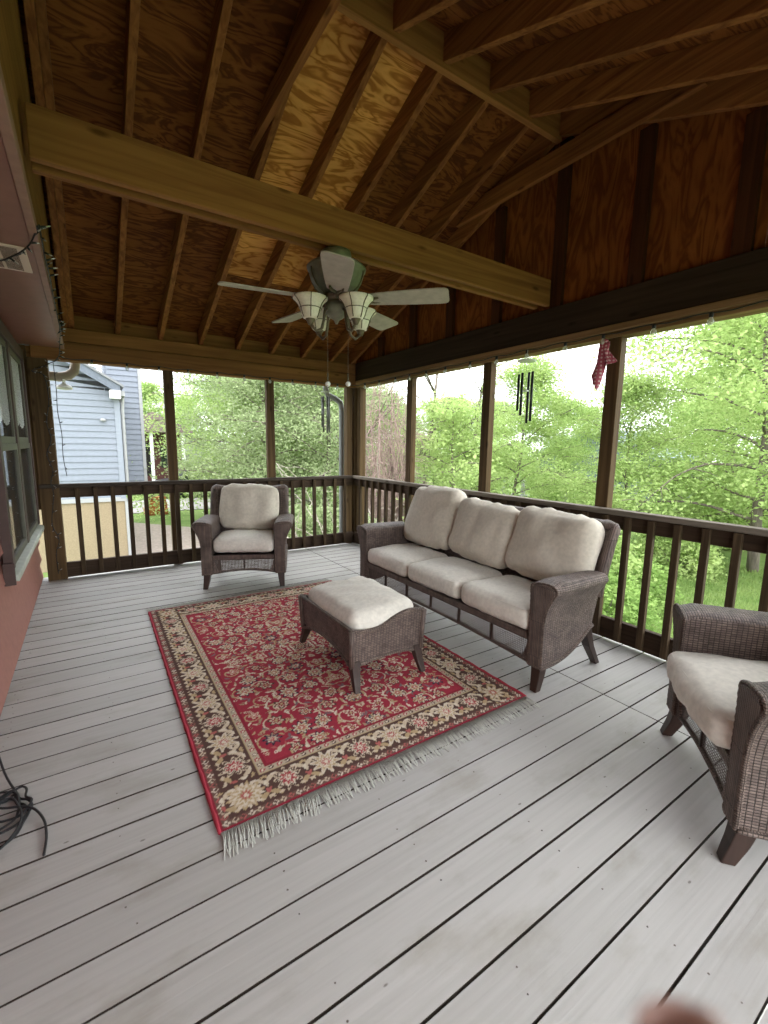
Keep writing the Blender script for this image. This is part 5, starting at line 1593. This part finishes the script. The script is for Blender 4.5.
# bare tree with sky behind it
def bare_tree(label, loc, seed, H):
    r = random.Random(seed); mb = MB()
    tr = curve_pts((0, 0, 0), (0.05, 0.05, 1), H, 10, r, wob=0.1)
    mb.tube(tr, [0.10 * (1 - 0.08 * i) for i in range(11)], 7)
    for k in range(26):
        q = 2 + k % 8; a = k * 2.4
        bp = curve_pts(tr[q], (math.cos(a), math.sin(a), 0.9), H * 0.38 * r.uniform(0.6, 1.1), 7, r, wob=0.2)
        mb.tube(bp, [0.03 * (1 - 0.12 * i) for i in range(8)], 5)
        for z in range(2, 8):
            mb.tube(curve_pts(bp[z], (r.uniform(-1, 1), r.uniform(-1, 1), r.uniform(0, 1)), 0.8, 4, r, wob=0.25), [0.010, 0.008, 0.006, 0.004, 0.002], 4)
    o = mb.build('bare_tree', bark, smooth=True); o.location = loc
    tag(o, label, 'tree')
bare_tree('leafless tree against the sky right of the brown thicket', polar(38.5, 16.0), 41, 7.5)
bare_tree('leafless tree against the sky left of the black wind chime', polar(44.0, 19.0), 42, 8.0)
bare_tree('leafless leaning tree behind the brown thicket', polar(32.0, 13.0), 43, 7.0)

# grass blades on the part of the lawn seen through the right railing
r_ = np.random.RandomState(9)
n = 52000
gx = r_.uniform(0.7, 9.5, n); gy = r_.uniform(-5.2, 3.0, n)
h = r_.uniform(0.04, 0.13, n); a = r_.uniform(0, 2 * PI, n); wd = 0.010
bx, by = np.cos(a) * wd, np.sin(a) * wd; tx, ty = r_.normal(0, 0.03, n), r_.normal(0, 0.03, n)
V = np.stack([np.stack([gx - bx, gy - by, np.full(n, GZ)], 1), np.stack([gx + bx, gy + by, np.full(n, GZ)], 1), np.stack([gx + tx, gy + ty, GZ + h], 1)], 1).reshape(-1, 3)
me = np_mesh('grass', V, np.arange(n * 3).reshape(n, 3), leafmat('grass_blade', (0.15, 0.25, 0.07), (0.32, 0.40, 0.15)))
go = bpy.data.objects.new('grass', me); COL.objects.link(go)
go['kind'] = 'stuff'; go['label'] = 'long bright grass on the lawn beyond the right railing'; go['category'] = 'grass'

# ------------------------------------------------------------------ light, world, camera
wld = bpy.data.worlds.new('World'); scene.world = wld; wld.use_nodes = True
nt = wld.node_tree; nt.nodes.clear()
out = nt.nodes.new('ShaderNodeOutputWorld'); bg = nt.nodes.new('ShaderNodeBackground')
bg.inputs['Color'].default_value = (0.93, 0.97, 1.0, 1); bg.inputs['Strength'].default_value = 1.0
nt.links.new(bg.outputs[0], out.inputs[0])

f_px, yaw, pit, roll = 445.77, 0.5859, -0.1495, 0.0145
cam = bpy.data.cameras.new('camera'); co = bpy.data.objects.new('camera', cam); COL.objects.link(co)
fw = Vector((math.sin(yaw) * math.cos(pit), math.cos(yaw) * math.cos(pit), math.sin(pit)))
rt = Vector((math.cos(yaw), -math.sin(yaw), 0)); up = rt.cross(fw)
r2 = rt * math.cos(roll) + up * math.sin(roll); u2 = -rt * math.sin(roll) + up * math.cos(roll)
mt = Matrix((r2, u2, -fw)).transposed().to_4x4(); mt.translation = (-2.8526, -5.0168, 1.3452)
co.matrix_world = mt
cam.sensor_fit = 'HORIZONTAL'; cam.sensor_width = 36.0; cam.lens = 36.0 * f_px / 768.0
cam.clip_start = 0.01; cam.clip_end = 300
scene.camera = co
cam.dof.use_dof = True; cam.dof.focus_distance = 4.2; cam.dof.aperture_fstop = 6.0

# ------------------------------------------------------------------ the photographer's hand: one fingertip rises into the frame
def hand():
    C = Vector((-2.8526, -5.0168, 1.3452))
    W = lambda f, r, u: C + fw * f + r2 * r + u2 * u
    tip = (0.052, 0.0400, -0.0610)
    nodes = []; edges = []
    def chain(start, pts):
        prev = start
        for (p, rad) in pts:
            nodes.append((W(*p), rad)); edges.append((prev, len(nodes) - 1)); prev = len(nodes) - 1
        return prev
    nodes.append((W(-0.030, 0.075, -0.290), 0.027))            # wrist = root
    chain(0, [((-0.07, 0.10, -0.37), 0.031), ((-0.11, 0.13, -0.46), 0.036), ((-0.15, 0.16, -0.54), 0.039)])
    palm = chain(0, [((-0.020, 0.066, -0.255), 0.030), ((-0.008, 0.060, -0.215), 0.031)])
    # index finger straight up, the others curled over the phone's edge
    chain(palm, [((0.010, 0.046, -0.165), 0.0115), ((0.030, 0.042, -0.125), 0.0102), ((0.043, 0.0405, -0.092), 0.0092), ((0.050, 0.0400, -0.073), 0.0082), (tip, 0.0055)])
    chain(palm, [((0.006, 0.066, -0.163), 0.0118), ((0.030, 0.066, -0.132), 0.0104), ((0.052, 0.064, -0.120), 0.0094), ((0.066, 0.062, -0.130), 0.0080), ((0.069, 0.062, -0.137), 0.0055)])
    chain(palm, [((-0.002, 0.086, -0.168), 0.0112), ((0.022, 0.088, -0.143), 0.0100), ((0.042, 0.086, -0.136), 0.0090), ((0.054, 0.084, -0.148), 0.0076), ((0.056, 0.084, -0.154), 0.0052)])
    chain(palm, [((-0.010, 0.104, -0.180), 0.0100), ((0.010, 0.107, -0.160), 0.0088), ((0.025, 0.106, -0.156), 0.0079), ((0.034, 0.104, -0.165), 0.0066), ((0.036, 0.104, -0.170), 0.0046)])
    chain(palm - 1, [((0.004, 0.034, -0.238), 0.0150), ((0.022, 0.014, -0.208), 0.0118), ((0.034, 0.006, -0.178), 0.0102), ((0.040, 0.005, -0.156), 0.0086), ((0.042, 0.005, -0.148), 0.0058)])
    me = bpy.data.meshes.new('hand'); me.from_pydata([tuple(p) for p, r in nodes], edges, [])
    o = bpy.data.objects.new('hand', me); COL.objects.link(o)
    sk = o.modifiers.new('Skin', 'SKIN'); sk.use_smooth_shade = True
    if not me.skin_vertices: me.skin_vertices.new()
    for i, (p, r) in enumerate(nodes):
        v = me.skin_vertices[0].data[i]; v.radius = (r, r); v.use_root = (i == 0)
    sb = o.modifiers.new('Sub', 'SUBSURF'); sb.levels = 2; sb.render_levels = 2
    m, nt_, bs, out_ = new_mat('skin')
    bs.inputs['Base Color'].default_value = (0.40, 0.235, 0.145, 1); bs.inputs['Roughness'].default_value = 0.5
    bs.inputs['Subsurface Weight'].default_value = 0.1; bs.inputs['Subsurface Radius'].default_value = (0.01, 0.004, 0.002)
    me.materials.append(m)
    # nail on the back of the index fingertip, facing away from the lens
    n0 = W(0.0578, 0.0375, -0.071); ax = (Vector(W(*tip)) - W(0.043, 0.039, -0.092)).normalized()
    nn = (fw - ax * fw.dot(ax)).normalized(); sd = ax.cross(nn)
    mb = MB().grid(lambda a, b: tuple(n0 + sd * (a - 0.5) * 0.010 + ax * (b - 0.5) * 0.012 - nn * (0.0025 * (2 * a - 1) ** 2)), 8, 6)
    mn = mb.build('fingernail', plain('nail', (0.55, 0.33, 0.27), 0.3), smooth=True)
    mn.parent = o
    so = mn.modifiers.new('Solid', 'SOLIDIFY'); so.thickness = 0.0006
    tag(o, 'blurred raised fingertip of a hand at the bottom edge of the picture', 'hand')
hand()

scene.view_settings.view_transform = 'Standard'
scene.view_settings.look = 'None'
scene.view_settings.gamma = 1.0
scene.view_settings.use_curve_mapping = False
scene.view_settings.exposure = 2.68
scene.cycles.max_bounces = 10
scene.cycles.diffuse_bounces = 6
scene.cycles.transparent_max_bounces = 12
